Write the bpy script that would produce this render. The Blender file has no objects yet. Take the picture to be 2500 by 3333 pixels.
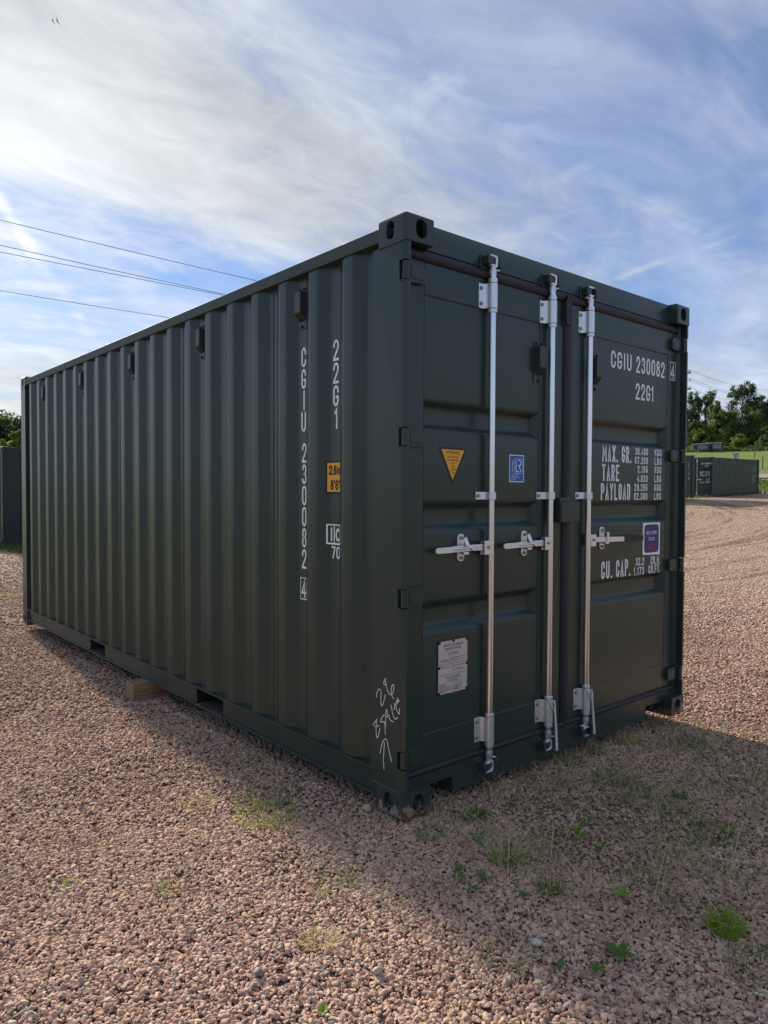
import bpy, bmesh, math, random
import numpy as np
from mathutils import Vector, Matrix, noise as mnoise

random.seed(7)
rng = np.random.default_rng(11)
SC = bpy.context.scene
COL = SC.collection
R = math.radians
PI = math.pi

# ------------------------------------------------------------------ camera
CLOUD_DEG, CLOUD_X, CLOUD_Y = -35, 3.1, 1.7
CAM_LOC = Vector((-2.04937, -2.27251, 1.41458))
CAM_R = ((0.76147154, -0.64818507, 0.00414879), (0.01513813, 0.02418192, 0.99959295), (0.64802155, 0.76109878, -0.02822616))
cd = bpy.data.cameras.new('camera')
cam = bpy.data.objects.new('camera', cd)
COL.objects.link(cam)
cd.sensor_fit = 'HORIZONTAL'
cd.sensor_width = 36.0
cd.lens = 36.0 * 2358.764 / 2500.0
cd.clip_start = 0.05
cd.clip_end = 3000
r_, u_, f_ = [Vector(v) for v in CAM_R]
mw = Matrix(((r_.x, u_.x, -f_.x), (r_.y, u_.y, -f_.y), (r_.z, u_.z, -f_.z))).to_4x4()
mw.translation = CAM_LOC
cam.matrix_world = mw
SC.camera = cam

# ------------------------------------------------------------------ light: sun, sky with thin high cloud, exposure
SUN_AZ = R(85.9)            # measured from +X towards +Y
SUN_EL = R(24.0)
SUN_DIR = Vector((math.cos(SUN_EL) * math.cos(SUN_AZ), math.cos(SUN_EL) * math.sin(SUN_AZ), math.sin(SUN_EL)))
sl = bpy.data.lights.new('sun', 'SUN')
sl.energy = 2.5
sl.angle = R(2.6)
sl.color = (1.0, 0.88, 0.74)
sun = bpy.data.objects.new('sun', sl)
COL.objects.link(sun)
sun.rotation_euler = (-SUN_DIR).to_track_quat('-Z', 'Y').to_euler()
SC.view_settings.view_transform = 'Standard'
SC.view_settings.look = 'None'
SC.view_settings.gamma = 1.0
SC.view_settings.use_curve_mapping = False
SC.view_settings.exposure = 1.70
SKY_STRENGTH = 0.068

world = bpy.data.worlds.new('World')
SC.world = world
world.use_nodes = True
NT = world.node_tree
NT.nodes.clear()


class G:
    """tiny node-graph helper"""
    def __init__(s, nt): s.nt = nt
    def n(s, t, **kw):
        nd = s.nt.nodes.new(t)
        for k, v in kw.items(): setattr(nd, k, v)
        return nd
    def put(s, sock, v):
        if hasattr(v, 'is_output') or isinstance(v, bpy.types.NodeSocket): s.nt.links.new(v, sock)
        else:
            try: sock.default_value = v
            except Exception: sock.default_value = (*v, 1.0)
    def math(s, op, a, b=0.0, c=None, clamp=False):
        m = s.n('ShaderNodeMath', operation=op, use_clamp=clamp)
        s.put(m.inputs[0], a); s.put(m.inputs[1], b)
        if c is not None: s.put(m.inputs[2], c)
        return m.outputs[0]
    def vmath(s, op, a, b=(0, 0, 0)):
        m = s.n('ShaderNodeVectorMath', operation=op)
        s.put(m.inputs[0], a); s.put(m.inputs[1], b)
        return m.outputs[1] if op in ('DOT_PRODUCT', 'LENGTH', 'DISTANCE') else m.outputs[0]
    def mapping(s, v, loc=(0, 0, 0), rot=(0, 0, 0), scale=(1, 1, 1)):
        m = s.n('ShaderNodeMapping')
        s.put(m.inputs['Vector'], v); m.inputs['Location'].default_value = loc
        m.inputs['Rotation'].default_value = rot; m.inputs['Scale'].default_value = scale
        return m.outputs[0]
    def noise(s, v, scale, detail=4.0, rough=0.5, dist=0.0, out=0):
        m = s.n('ShaderNodeTexNoise')
        if v is not None: s.put(m.inputs['Vector'], v)
        m.inputs['Scale'].default_value = scale; m.inputs['Detail'].default_value = detail
        m.inputs['Roughness'].default_value = rough; m.inputs['Distortion'].default_value = dist
        return m.outputs[out]
    def step(s, v, a, b, lo=0.0, hi=1.0):
        m = s.n('ShaderNodeMapRange', interpolation_type='SMOOTHSTEP')
        s.put(m.inputs[0], v)
        m.inputs[1].default_value = a; m.inputs[2].default_value = b
        m.inputs[3].default_value = lo; m.inputs[4].default_value = hi
        return m.outputs[0]
    def mix(s, f, a, b, mode='MIX'):
        m = s.n('ShaderNodeMix', data_type='RGBA', blend_type=mode)
        s.put(m.inputs[0], f); s.put(m.inputs[6], a); s.put(m.inputs[7], b)
        return m.outputs[2]
    def ramp(s, f, stops):
        m = s.n('ShaderNodeValToRGB')
        s.put(m.inputs[0], f)
        e = m.color_ramp.elements
        while len(e) < len(stops): e.new(0.5)
        for el, (p, c) in zip(e, stops): el.position = p; el.color = (*c, 1)
        return m.outputs[0]


g = G(NT)
sky = g.n('ShaderNodeTexSky', sky_type='NISHITA', sun_disc=False)
sky.sun_elevation = SUN_EL
sky.sun_rotation = PI / 2 - SUN_AZ
sky.altitude = 100; sky.air_density = 1.0; sky.dust_density = 0.05; sky.ozone_density = 3.0
dirv = g.n('ShaderNodeTexCoord').outputs['Generated']
sep = g.n('ShaderNodeSeparateXYZ'); g.put(sep.inputs[0], dirv)
zz = g.math('ADD', g.math('MAXIMUM', sep.outputs[2], 0.0), 0.13)
cmb = g.n('ShaderNodeCombineXYZ')
g.put(cmb.inputs[0], g.math('DIVIDE', sep.outputs[0], zz)); g.put(cmb.inputs[1], g.math('DIVIDE', sep.outputs[1], zz))
pl = cmb.outputs[0]
CLOUD_ROT = R(CLOUD_DEG)
m1 = g.mapping(pl, (CLOUD_X, CLOUD_Y, 0.0), (0, 0, CLOUD_ROT), (0.55, 1.10, 1))
n1 = g.noise(m1, 0.80, 6.0, 0.50, 0.7)
m2 = g.mapping(pl, (7.7, 2.2, 4.0), (0, 0, CLOUD_ROT - 0.25), (0.70, 1.30, 1))
n2 = g.noise(m2, 2.0, 7.0, 0.54, 0.6)
n3 = g.noise(g.mapping(pl, (1.1, 5.2, 2.0), (0, 0, CLOUD_ROT - 0.35), (0.75, 1.25, 1)), 6.0, 8.0, 0.60, 1.0)
cov = g.math('ADD', g.math('MULTIPLY', n1, 0.62), g.math('ADD', g.math('MULTIPLY', n2, 0.25), g.math('MULTIPLY', n3, 0.13)))
sd = g.math('MAXIMUM', g.vmath('DOT_PRODUCT', dirv, tuple(SUN_DIR)), 0.0)
cov = g.math('ADD', cov, g.math('MULTIPLY', g.math('POWER', sd, 3.0), 0.12))
thick = g.step(cov, 0.42, 0.70)
# two old aircraft trails
def trail(p, q, w, seed):
    P_, Q_ = Vector(p).normalized(), Vector(q).normalized()
    nrm = P_.cross(Q_).normalized()
    mid = (P_ + Q_).normalized(); half = mid.dot(P_)
    wob = g.math('MULTIPLY', g.math('SUBTRACT', g.noise(g.mapping(dirv, (seed, 0, 0)), 18.0, 3.0), 0.5), 0.012)
    d = g.math('ABSOLUTE', g.math('ADD', g.vmath('DOT_PRODUCT', dirv, tuple(nrm)), wob))
    a = g.step(d, 0.0, w, 1.0, 0.0)
    b = g.step(g.vmath('DOT_PRODUCT', dirv, tuple(mid)), half, half + (1 - half) * 0.55)
    return g.math('MULTIPLY', g.math('MULTIPLY', a, b), g.step(g.noise(g.mapping(dirv, (seed + 3, 0, 0)), 9.0, 3.0), 0.35, 0.6))
def sky_dir(u, v):
    return tuple(r_ * ((u - 1250) / 2358.764) - u_ * ((v - 1666.5) / 2358.764) + f_)
t1 = trail(sky_dir(-60, 560), sky_dir(310, 1120), 0.011, 2.0)
t2 = trail(sky_dir(1960, 920), sky_dir(2420, 760), 0.006, 9.0)
thick = g.math('ADD', thick, g.math('ADD', g.math('MULTIPLY', t1, 0.45), g.math('MULTIPLY', t2, 0.4)), clamp=True)
# a thin veil everywhere, thicker towards the horizon
veil = g.math('ADD', g.step(sep.outputs[2], 0.02, 0.27, 0.88, 0.0), g.math('MULTIPLY', g.step(n2, 0.12, 0.80), 0.66))
veil = g.math('MAXIMUM', veil, g.math('MULTIPLY', g.step(sep.outputs[2], 0.40, 0.60), g.math('ADD', 0.34, g.math('MULTIPLY', n1, 0.65))))
alpha = g.math('MULTIPLY', g.math('MAXIMUM', thick, veil), 0.95, clamp=True)
glow = g.math('ADD', g.math('MULTIPLY', g.math('POWER', sd, 4.0), 0.03), g.math('MULTIPLY', g.math('POWER', sd, 18.0), 0.30))
grey = g.math('ADD', 0.50, g.math('ADD', g.math('MULTIPLY', g.step(n2, 0.20, 0.80), 0.22), g.math('MULTIPLY', g.step(n3, 0.25, 0.75), 0.14)))
bright = g.math('MULTIPLY', g.math('MULTIPLY', g.math('ADD', grey, glow), g.step(n1, 0.48, 0.72, 1.04, 0.76)), 4.6)
tint = g.mix(g.math('POWER', sd, 2.5), (0.82, 0.92, 1.14), (0.97, 1.0, 0.99))
cloud = g.vmath('SCALE', tint); cs = cloud.node; g.put(cs.inputs['Scale'], bright)
blue = g.vmath('MULTIPLY', sky.outputs[0], (0.40, 0.47, 0.60))
skyc = g.mix(alpha, blue, cloud)
bg = g.n('ShaderNodeBackground')
g.put(bg.inputs['Color'], skyc)
bg.inputs['Strength'].default_value = SKY_STRENGTH
wo = g.n('ShaderNodeOutputWorld')
NT.links.new(bg.outputs[0], wo.inputs[0])


# ------------------------------------------------------------------ materials
def new_mat(name):
    m = bpy.data.materials.new(name); m.use_nodes = True
    nt = m.node_tree; b = nt.nodes['Principled BSDF']
    return m, G(nt), b


def plain(name, col, rough=0.5, metal=0.0, spec=0.5, nscale=0, namt=0.15, bump=0.0, bscale=40):
    m, g, b = new_mat(name)
    b.inputs['Base Color'].default_value = (*col, 1); b.inputs['Roughness'].default_value = rough
    b.inputs['Metallic'].default_value = metal; b.inputs['Specular IOR Level'].default_value = spec
    tc = g.n('ShaderNodeTexCoord').outputs['Object']
    if nscale:
        f = g.noise(tc, nscale, 5.0, 0.6)
        lo = tuple(c * (1 - namt) for c in col); hi = tuple(min(1, c * (1 + namt)) for c in col)
        g.put(b.inputs['Base Color'], g.mix(f, (*lo, 1), (*hi, 1)))
        g.put(b.inputs['Roughness'], g.math('ADD', rough - 0.08, g.math('MULTIPLY', f, 0.16)))
    if bump:
        bn = g.n('ShaderNodeBump'); bn.inputs['Strength'].default_value = bump; bn.inputs['Distance'].default_value = 0.004
        g.put(bn.inputs['Height'], g.noise(tc, bscale, 4.0, 0.55)); g.put(b.inputs['Normal'], bn.outputs[0])
    return m


def paint(name, col, rough=0.285, dust=0.0, wear=False):
    """semi-gloss container paint with faint waviness, dust and chips"""
    m, g, b = new_mat(name)
    geo = g.n('ShaderNodeTexCoord').outputs['Object']
    f1 = g.noise(geo, 1.6, 4.0, 0.6); f2 = g.noise(g.mapping(geo, scale=(6, 6, 0.7)), 5.0, 6.0, 0.62)
    c = g.mix(f1, tuple(x * 0.9 for x in col) + (1,), tuple(x * 1.12 for x in col) + (1,))
    streak = g.step(f2, 0.55, 0.78, 0.0, 0.10 + dust)
    c = g.mix(streak, c, (0.15, 0.14, 0.12, 1))
    dsp = g.n('ShaderNodeSeparateXYZ'); g.put(dsp.inputs[0], geo)
    dst = g.math('MULTIPLY', g.step(g.math('ADD', dsp.outputs[2], g.math('MULTIPLY', g.noise(g.mapping(geo, scale=(1, 1, 0.35)), 9.0, 5.0, 0.65), 0.5)), 0.12, 0.55, 1.0, 0.0), 0.05)
    c = g.mix(dst, c, (0.20, 0.16, 0.13, 1))
    scr = g.step(g.noise(g.mapping(geo, scale=(14, 14, 0.55)), 7.0, 3.0, 0.5), 0.735, 0.75, 0.0, 0.22)
    c = g.mix(scr, c, (0.17, 0.18, 0.17, 1))
    spk = g.step(g.noise(geo, 85.0, 2.0, 0.5), 0.755, 0.775, 0, 0.35)
    c = g.mix(spk, c, (0.28, 0.30, 0.29, 1))
    rr = g.math('ADD', rough - 0.05, g.math('MULTIPLY', f2, 0.12))
    if wear:
        sp = g.n('ShaderNodeSeparateXYZ'); g.put(sp.inputs[0], geo)
        low = g.step(sp.outputs[2], 0.01, 0.10, 0.22, -0.06)
        wn = g.math('ADD', g.noise(g.mapping(geo, (0.3, 1.7, 0.2), scale=(1, 1, 0.6)), 21.0, 6.0, 0.62), low)
        bare = g.step(wn, 0.63, 0.66)
        rn = g.math('ADD', g.noise(g.mapping(geo, (2.2, 0.4, 1.0), scale=(1.3, 1, 0.45)), 16.0, 5.0, 0.6), g.math('MULTIPLY', low, 0.70))
        rust = g.step(rn, 0.67, 0.71)
        gn = g.noise(geo, 60.0, 5.0, 0.6)
        c = g.mix(bare, c, g.mix(gn, (0.10, 0.10, 0.09, 1), (0.34, 0.32, 0.29, 1)))
        c = g.mix(rust, c, g.mix(gn, (0.10, 0.028, 0.010, 1), (0.24, 0.085, 0.03, 1)))
        rr = g.math('ADD', rr, g.math('MULTIPLY', g.math('MAXIMUM', bare, rust), 0.3))
    g.put(b.inputs['Base Color'], c); g.put(b.inputs['Roughness'], rr)
    b.inputs['Specular IOR Level'].default_value = 0.5
    b.inputs['Specular IOR Level'].default_value = 0.46
    bn = g.n('ShaderNodeBump'); bn.inputs['Strength'].default_value = 0.25; bn.inputs['Distance'].default_value = 0.006
    h = g.math('ADD', g.noise(geo, 2.3, 2.0, 0.4), g.math('MULTIPLY', g.noise(geo, 130.0, 2.0, 0.5), 0.018))
    g.put(bn.inputs['Height'], h); g.put(b.inputs['Normal'], bn.outputs[0])
    return m


PAINT = (0.0245, 0.0450, 0.0370)
M = {}
M['paint'] = paint('container_paint', PAINT)
M['paint_dull'] = paint('weathered_rail_paint', tuple(c * 1.15 for c in PAINT), 0.55, 0.02)
M['paint_worn'] = paint('worn_casting_paint', PAINT, 0.42, 0.05, True)
M['paint_grey'] = paint('blue_grey_paint', (0.012, 0.018, 0.019), 0.45)
M['plastic'] = plain('dark_vent_plastic', (0.036, 0.046, 0.046), 0.42, nscale=30)
M['rubber'] = plain('black_rubber', (0.013, 0.011, 0.017), 0.55, nscale=14, namt=0.5)
M['zinc'] = plain('galvanised_steel', (0.76, 0.78, 0.79), 0.36, 0.80, nscale=70, namt=0.14, bump=0.06, bscale=60)
M['pipe'] = plain('galvanised_pipe', (0.78, 0.80, 0.80), 0.24, 0.95)
M['bolt'] = plain('dull_bolt', (0.36, 0.36, 0.35), 0.45, 0.7, nscale=50)
M['hole'] = plain('dark_hole', (0.006, 0.006, 0.006), 0.9)
M['white'] = plain('white_film', (0.88, 0.90, 0.90), 0.35, nscale=30, namt=0.05)
M['yellow'] = plain('yellow_film', (0.83, 0.42, 0.025), 0.4, nscale=20, namt=0.05)
M['black'] = plain('black_print', (0.008, 0.008, 0.009), 0.5)
M['blue'] = plain('blue_film', (0.012, 0.11, 0.42), 0.4)
M['navy'] = plain('navy_film', (0.022, 0.022, 0.15), 0.4)
M['red'] = plain('red_print', (0.55, 0.03, 0.05), 0.5)
M['chalk'] = plain('chalk', (0.85, 0.85, 0.83), 0.9, nscale=180, namt=0.4)
M['plate'] = plain('aluminium_plate', (0.62, 0.56, 0.51), 0.45, 0.25, nscale=9, namt=0.08)
M['rope'] = plain('rope', (0.68, 0.65, 0.58), 0.85, nscale=160, namt=0.3)
M['underbody_dark'] = plain('underside', (0.012, 0.014, 0.014), 0.7)  # near-black base colour for floor, cross members, fork pockets and sill backing
M['strapsteel'] = plain('scuffed_steel', (0.075, 0.08, 0.075), 0.5, nscale=12, namt=0.5)


def wood_mat():
    m, g, b = new_mat('treated_timber')
    tc = g.n('ShaderNodeTexCoord').outputs['Object']
    f = g.noise(g.mapping(tc, scale=(1.5, 22, 22)), 3.0, 6.0, 0.6, 0.6)
    sp = g.n('ShaderNodeSeparateXYZ'); g.put(sp.inputs[0], tc)
    rad = g.math('SQRT', g.math('ADD', g.math('POWER', g.math('SUBTRACT', sp.outputs[1], 0.02), 2.0), g.math('POWER', g.math('ADD', sp.outputs[2], 0.02), 2.0)))
    ring = g.math('SINE', g.math('ADD', g.math('MULTIPLY', rad, 700.0), g.math('MULTIPLY', f, 3.0)))
    c = g.ramp(f, [(0.3, (0.10, 0.065, 0.035)), (0.5, (0.27, 0.18, 0.10)), (0.72, (0.38, 0.27, 0.16))])
    c = g.mix(g.step(ring, 0.1, 0.9, 0, 0.35), c, (0.12, 0.075, 0.04, 1))
    g.put(b.inputs['Base Color'], c); b.inputs['Roughness'].default_value = 0.8
    bn = g.n('ShaderNodeBump'); bn.inputs['Strength'].default_value = 0.4; bn.inputs['Distance'].default_value = 0.003
    g.put(bn.inputs['Height'], f); g.put(b.inputs['Normal'], bn.outputs[0])
    return m
M['wood'] = wood_mat()


def leafy(name, a, b2, trans=0.35, rough=0.55):
    m, g, b = new_mat(name)
    rnd = g.n('ShaderNodeNewGeometry').outputs['Random Per Island']
    c = g.mix(rnd, (*a, 1), (*b2, 1))
    g.put(b.inputs['Base Color'], c); b.inputs['Roughness'].default_value = rough; b.inputs['Specular IOR Level'].default_value = 0.3
    tr = g.n('ShaderNodeBsdfTranslucent'); g.put(tr.inputs['Color'], g.mix(1.0, c, (1.25, 1.3, 0.6, 1), 'MULTIPLY'))
    mx = g.n('ShaderNodeMixShader'); mx.inputs[0].default_value = trans
    out = g.nt.nodes['Material Output']
    g.nt.links.new(b.outputs[0], mx.inputs[1]); g.nt.links.new(tr.outputs[0], mx.inputs[2]); g.nt.links.new(mx.outputs[0], out.inputs[0])
    return m
M['leaf_dark'] = leafy('dark_leaves', (0.038, 0.072, 0.036), (0.078, 0.128, 0.056))
M['leaf_mid'] = leafy('green_leaves', (0.060, 0.108, 0.034), (0.115, 0.180, 0.054))
M['leaf_lime'] = leafy('lime_leaves', (0.110, 0.150, 0.030), (0.190, 0.230, 0.050))
M['leaf_pale'] = leafy('pale_leaves', (0.060, 0.090, 0.032), (0.110, 0.140, 0.050))
M['grass_green'] = leafy('grass_blades', (0.055, 0.125, 0.016), (0.120, 0.220, 0.035), 0.35)
M['grass_lime'] = leafy('lush_grass_blades', (0.150, 0.260, 0.022), (0.270, 0.400, 0.050), 0.4)
M['straw'] = leafy('straw', (0.42, 0.36, 0.19), (0.66, 0.58, 0.36), 0.25)
M['weed'] = leafy('weed_leaf', (0.065, 0.140, 0.034), (0.110, 0.205, 0.055), 0.35)
M['weed_lime'] = leafy('lime_weed_leaf', (0.130, 0.270, 0.025), (0.200, 0.360, 0.045), 0.4)
M['bark'] = plain('bark', (0.06, 0.048, 0.036), 0.9, nscale=6, namt=0.4)
M['shed'] = plain('shed_boards', (0.24, 0.26, 0.27), 0.8, nscale=2, namt=0.3)
M['shed_roof'] = plain('shed_roof', (0.42, 0.45, 0.46), 0.6, nscale=2)
M['shed_dark'] = plain('shed_opening', (0.04, 0.045, 0.045), 0.9)
M['cable'] = plain('wire_cable', (0.06, 0.06, 0.06), 0.6)
M['pole'] = plain('pole_wood', (0.13, 0.11, 0.09), 0.85, nscale=10, namt=0.3)
M['insul'] = plain('insulator', (0.35, 0.36, 0.36), 0.3)
M['bird'] = plain('bird_plumage', (0.02, 0.02, 0.022), 0.8)


# ------------------------------------------------------------------ mesh helpers
class MB:
    def __init__(s): s.v = []; s.f = []
    def add(s, vs, fs):
        o = len(s.v); s.v += [tuple(v) for v in vs]; s.f += [tuple(i + o for i in f) for f in fs]; return s
    def box(s, x0, x1, y0, y1, z0, z1):
        vs = [(x, y, z) for z in (z0, z1) for y in (y0, y1) for x in (x0, x1)]
        return s.add(vs, [(0, 2, 3, 1), (4, 5, 7, 6), (0, 1, 5, 4), (2, 6, 7, 3), (0, 4, 6, 2), (1, 3, 7, 5)])
    def prism(s, poly, a0, a1, axis='z'):
        """poly: CCW list of 2D points; extruded along axis. axis z: (x,y); axis y: (x,z); axis x: (y,z)"""
        n = len(poly)
        def P(q, a):
            return (q[0], q[1], a) if axis == 'z' else ((q[0], a, q[1]) if axis == 'y' else (a, q[0], q[1]))
        vs = [P(q, a0) for q in poly] + [P(q, a1) for q in poly]
        fs = [tuple(range(n))[::-1], tuple(range(n, 2 * n))] + [(i, (i + 1) % n, n + (i + 1) % n, n + i) for i in range(n)]
        return s.add(vs, fs)
    def sheet(s, line, a0, a1, axis='z'):
        n = len(line)
        def P(q, a):
            return (q[0], q[1], a) if axis == 'z' else ((q[0], a, q[1]) if axis == 'y' else (a, q[0], q[1]))
        return s.add([P(q, a0) for q in line] + [P(q, a1) for q in line], [(i, i + 1, n + i + 1, n + i) for i in range(n - 1)])
    def tube(s, path, r, n=10, caps=True):
        path = [Vector(q) for q in path]; rings = []
        up = Vector((0, 0, 1))
        for i, q in enumerate(path):
            t = (path[min(i + 1, len(path) - 1)] - path[max(i - 1, 0)]).normalized()
            a = t.cross(up if abs(t.z) < 0.95 else Vector((1, 0, 0))).normalized(); b = t.cross(a)
            rr = r[i] if isinstance(r, (list, tuple)) else r
            rings.append([q + (a * math.cos(2 * PI * k / n) + b * math.sin(2 * PI * k / n)) * rr for k in range(n)])
        vs = [v for rg in rings for v in rg]
        fs = [(i * n + k, i * n + (k + 1) % n, (i + 1) * n + (k + 1) % n, (i + 1) * n + k) for i in range(len(path) - 1) for k in range(n)]
        if caps: fs += [tuple(range(n)), tuple(range((len(path) - 1) * n, len(path) * n))[::-1]]
        return s.add(vs, fs)
    def cyl(s, p0, p1, r, n=12): return s.tube([p0, p1], r, n)
    def mesh(s, name, mat=None, smooth=None):
        me = bpy.data.meshes.new(name)
        me.from_pydata(s.v, [], s.f)
        bm = bmesh.new(); bm.from_mesh(me)
        bmesh.ops.recalc_face_normals(bm, faces=bm.faces); bm.to_mesh(me); bm.free()
        if mat: me.materials.append(mat)
        if smooth is not None:
            me.shade_smooth(); me.set_sharp_from_angle(angle=R(smooth))
        return me


def link(name, me, parent=None):
    o = bpy.data.objects.new(name, me); COL.objects.link(o)
    if parent is not None: o.parent = parent
    return o


def part(name, mb, mat, parent, smooth=None, bevel=0.0, label=None, seg=2):
    me = mb if isinstance(mb, bpy.types.Mesh) else mb.mesh(name, mat, smooth)
    o = link(name, me, parent)
    if bevel:
        md = o.modifiers.new('bevel', 'BEVEL'); md.width = bevel; md.segments = seg; md.limit_method = 'ANGLE'; md.angle_limit = R(40)
        if smooth is None: me.shade_smooth(); me.set_sharp_from_angle(angle=R(40)); md.harden_normals = True
    if label: o['label'] = label
    return o


def tag(o, label, cat, group=None):
    o['label'] = label; o['category'] = cat
    if group: o['group'] = group
    return o


def empty(name, loc=(0, 0, 0), rz=0.0):
    o = bpy.data.objects.new(name, None); COL.objects.link(o); o.location = loc; o.rotation_euler = (0, 0, rz)
    o.empty_display_size = 0.1
    return o


def boolean(me, cutters, op='DIFFERENCE'):
    o = bpy.data.objects.new('tmp', me); COL.objects.link(o); tmp = [o]
    for c in cutters:
        co = bpy.data.objects.new('cut', c); COL.objects.link(co); tmp.append(co)
        md = o.modifiers.new('b', 'BOOLEAN'); md.object = co; md.operation = op; md.solver = 'EXACT'
    dg = bpy.context.evaluated_depsgraph_get()
    out = bpy.data.meshes.new_from_object(o.evaluated_get(dg))
    for t in tmp: bpy.data.objects.remove(t)
    return out


def rrect(x0, x1, y0, y1, r, n=4):
    pts = []
    for cx, cy, a in ((x1 - r, y0 + r, -90), (x1 - r, y1 - r, 0), (x0 + r, y1 - r, 90), (x0 + r, y0 + r, 180)):
        for k in range(n + 1):
            t = R(a + 90 * k / n); pts.append((cx + r * math.cos(t), cy + r * math.sin(t)))
    return pts


def ribbon(line, w, closed=False):
    """2D polyline -> list of (quad points) as verts, faces with mitred joins"""
    n = len(line); L = [Vector(q) for q in line]; vs = []
    for i in range(n):
        if closed: a, b = L[i] - L[i - 1], L[(i + 1) % n] - L[i]
        else:
            a = L[i] - L[i - 1] if i > 0 else L[1] - L[0]
            b = L[i + 1] - L[i] if i < n - 1 else a
        if a.length < 1e-9: a = b
        if b.length < 1e-9: b = a
        a.normalize(); b.normalize()
        na, nb = Vector((-a.y, a.x)), Vector((-b.y, b.x))
        m = na + nb
        if m.length < 1e-4: m = na
        m.normalize(); k = min(1.0 / max(m.dot(na), 0.35), 2.2)
        vs += [L[i] + m * (w / 2 * k), L[i] - m * (w / 2 * k)]
    fs = [(2 * i, 2 * i + 1, 2 * i + 3, 2 * i + 2) for i in range(n - 1)]
    if closed: fs.append((2 * n - 2, 2 * n - 1, 1, 0))
    return [tuple(v) for v in vs], fs


# ------------------------------------------------------------------ lettering: stroke alphabet and small print
def arc(cx, cy, rx, ry, a0, a1, n=10):
    return [(cx + rx * math.cos(R(a0 + (a1 - a0) * k / n)), cy + ry * math.sin(R(a0 + (a1 - a0) * k / n))) for k in range(n + 1)]
_O = arc(.5, .74, .5, .26, 0, 180) + arc(.5, .26, .5, .26, 180, 360)
_C = [(1, .70)] + arc(.5, .74, .5, .26, 0, 180) + arc(.5, .26, .5, .26, 180, 360) + [(1, .30)]
_six = [(.95, .80)] + arc(.5, .76, .48, .24, 20, 180) + [(0, .29)] + arc(.5, .29, .5, .29, 180, 540, 18)
GL = {
    'O': [(_O, 1)], '0': [(_O, 1)], 'C': [(_C, 0)], 'G': [([(1, .72)] + _C[1:-1] + [(1, .43), (.60, .43)], 0)],
    'I': [([(.5, 0), (.5, 1)], 0)], '1': [([(.12, .80), (.55, 1), (.55, 0)], 0)],
    'U': [([(0, 1)] + arc(.5, .26, .5, .26, 180, 360) + [(1, 1)], 0)],
    '2': [([(0, .72)] + arc(.5, .74, .5, .26, 180, -8, 14) + [(.88, .56), (0, .06), (0, 0), (1, 0)], 0)],
    '3': [([(0, .78)] + arc(.48, .76, .46, .24, 175, -80, 14) + [(.36, .53)] + arc(.48, .265, .52, .265, 80, -178, 14), 0)],
    '4': [([(.72, 0), (.72, 1), (0, .24), (1, .24)], 0)],
    '5': [([(.95, 1), (.12, 1), (.06, .55)] + arc(.48, .31, .52, .31, 140, -170, 16), 0)],
    '6': [(_six, 0)], '9': [([(1 - a, 1 - b) for a, b in _six], 0)],
    '7': [([(0, 1), (1, 1), (.35, 0)], 0)],
    '8': [(arc(.5, .76, .44, .24, 0, 360, 18)[:-1], 1), (arc(.5, .26, .5, .26, 0, 360, 18)[:-1], 1)],
    'M': [([(0, 0), (0, 1), (.5, .35), (1, 1), (1, 0)], 0)], 'A': [([(0, 0), (.5, 1), (1, 0)], 0), ([(.17, .3), (.83, .3)], 0)],
    'X': [([(0, 0), (1, 1)], 0), ([(0, 1), (1, 0)], 0)], 'R': [([(0, 0), (0, 1), (.5, 1)] + arc(.5, .75, .5, .25, 90, -90) + [(0, .5)], 0), ([(.5, .5), (1, 0)], 0)],
    'P': [([(0, 0), (0, 1), (.5, 1)] + arc(.5, .74, .5, .26, 90, -90) + [(0, .48)], 0)],
    'T': [([(0, 1), (1, 1)], 0), ([(.5, 1), (.5, 0)], 0)], 'E': [([(1, 1), (0, 1), (0, 0), (1, 0)], 0), ([(0, .52), (.85, .52)], 0)],
    'F': [([(1, 1), (0, 1), (0, 0)], 0), ([(0, .52), (.85, .52)], 0)], 'Y': [([(0, 1), (.5, .5), (1, 1)], 0), ([(.5, .5), (.5, 0)], 0)],
    'L': [([(0, 1), (0, 0), (1, 0)], 0)], 'D': [([(0, 0), (0, 1), (.45, 1)] + arc(.5, .74, .5, .26, 90, 0) + arc(.5, .26, .5, .26, 0, -90) + [(.01, 0)], 0)],
    'K': [([(0, 0), (0, 1)], 0), ([(1, 1), (0, .42)], 0), ([(.3, .6), (1, 0)], 0)],
    'S': [([(.97, .76)] + arc(.5, .76, .47, .24, 0, 200, 10) + [(.25, .56), (.75, .44)] + arc(.5, .25, .5, .25, 20, -180, 12), 0)],
    'B': [([(0, .53), (0, 0), (.5, 0)] + arc(.5, .265, .5, .265, -90, 90) + [(0, .53), (0, 1), (.45, 1)] + arc(.45, .765, .45, .235, 90, -90), 0)],
    '.': [([(.5, 0.0), (.5, .12)], 0)], ',': [([(.55, .11), (.25, -.10)], 0)], "'": [([(.5, .75), (.5, 1)], 0)], '"': [([(.2, .75), (.2, 1)], 0), ([(.8, .75), (.8, 1)], 0)],
    'i': [([(.5, 0), (.5, .66)], 0), ([(.5, .82), (.5, .98)], 0)], 'c': [(arc(.5, .33, .5, .33, 50, 310), 0)],
    'm': [([(0, 0), (0, .68)], 0), ([(0, .5)] + arc(.25, .5, .25, .18, 180, 0) + [(.5, 0)], 0), ([(.5, .5)] + arc(.75, .5, .25, .18, 180, 0) + [(1, 0)], 0)],
}
NARROW = {'.': .42, ',': .42, 'I': .42, '1': .62, 'M': 1.25, "'": .35, '"': .55, ' ': .7, 'i': .42, 'm': 1.35}


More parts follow.
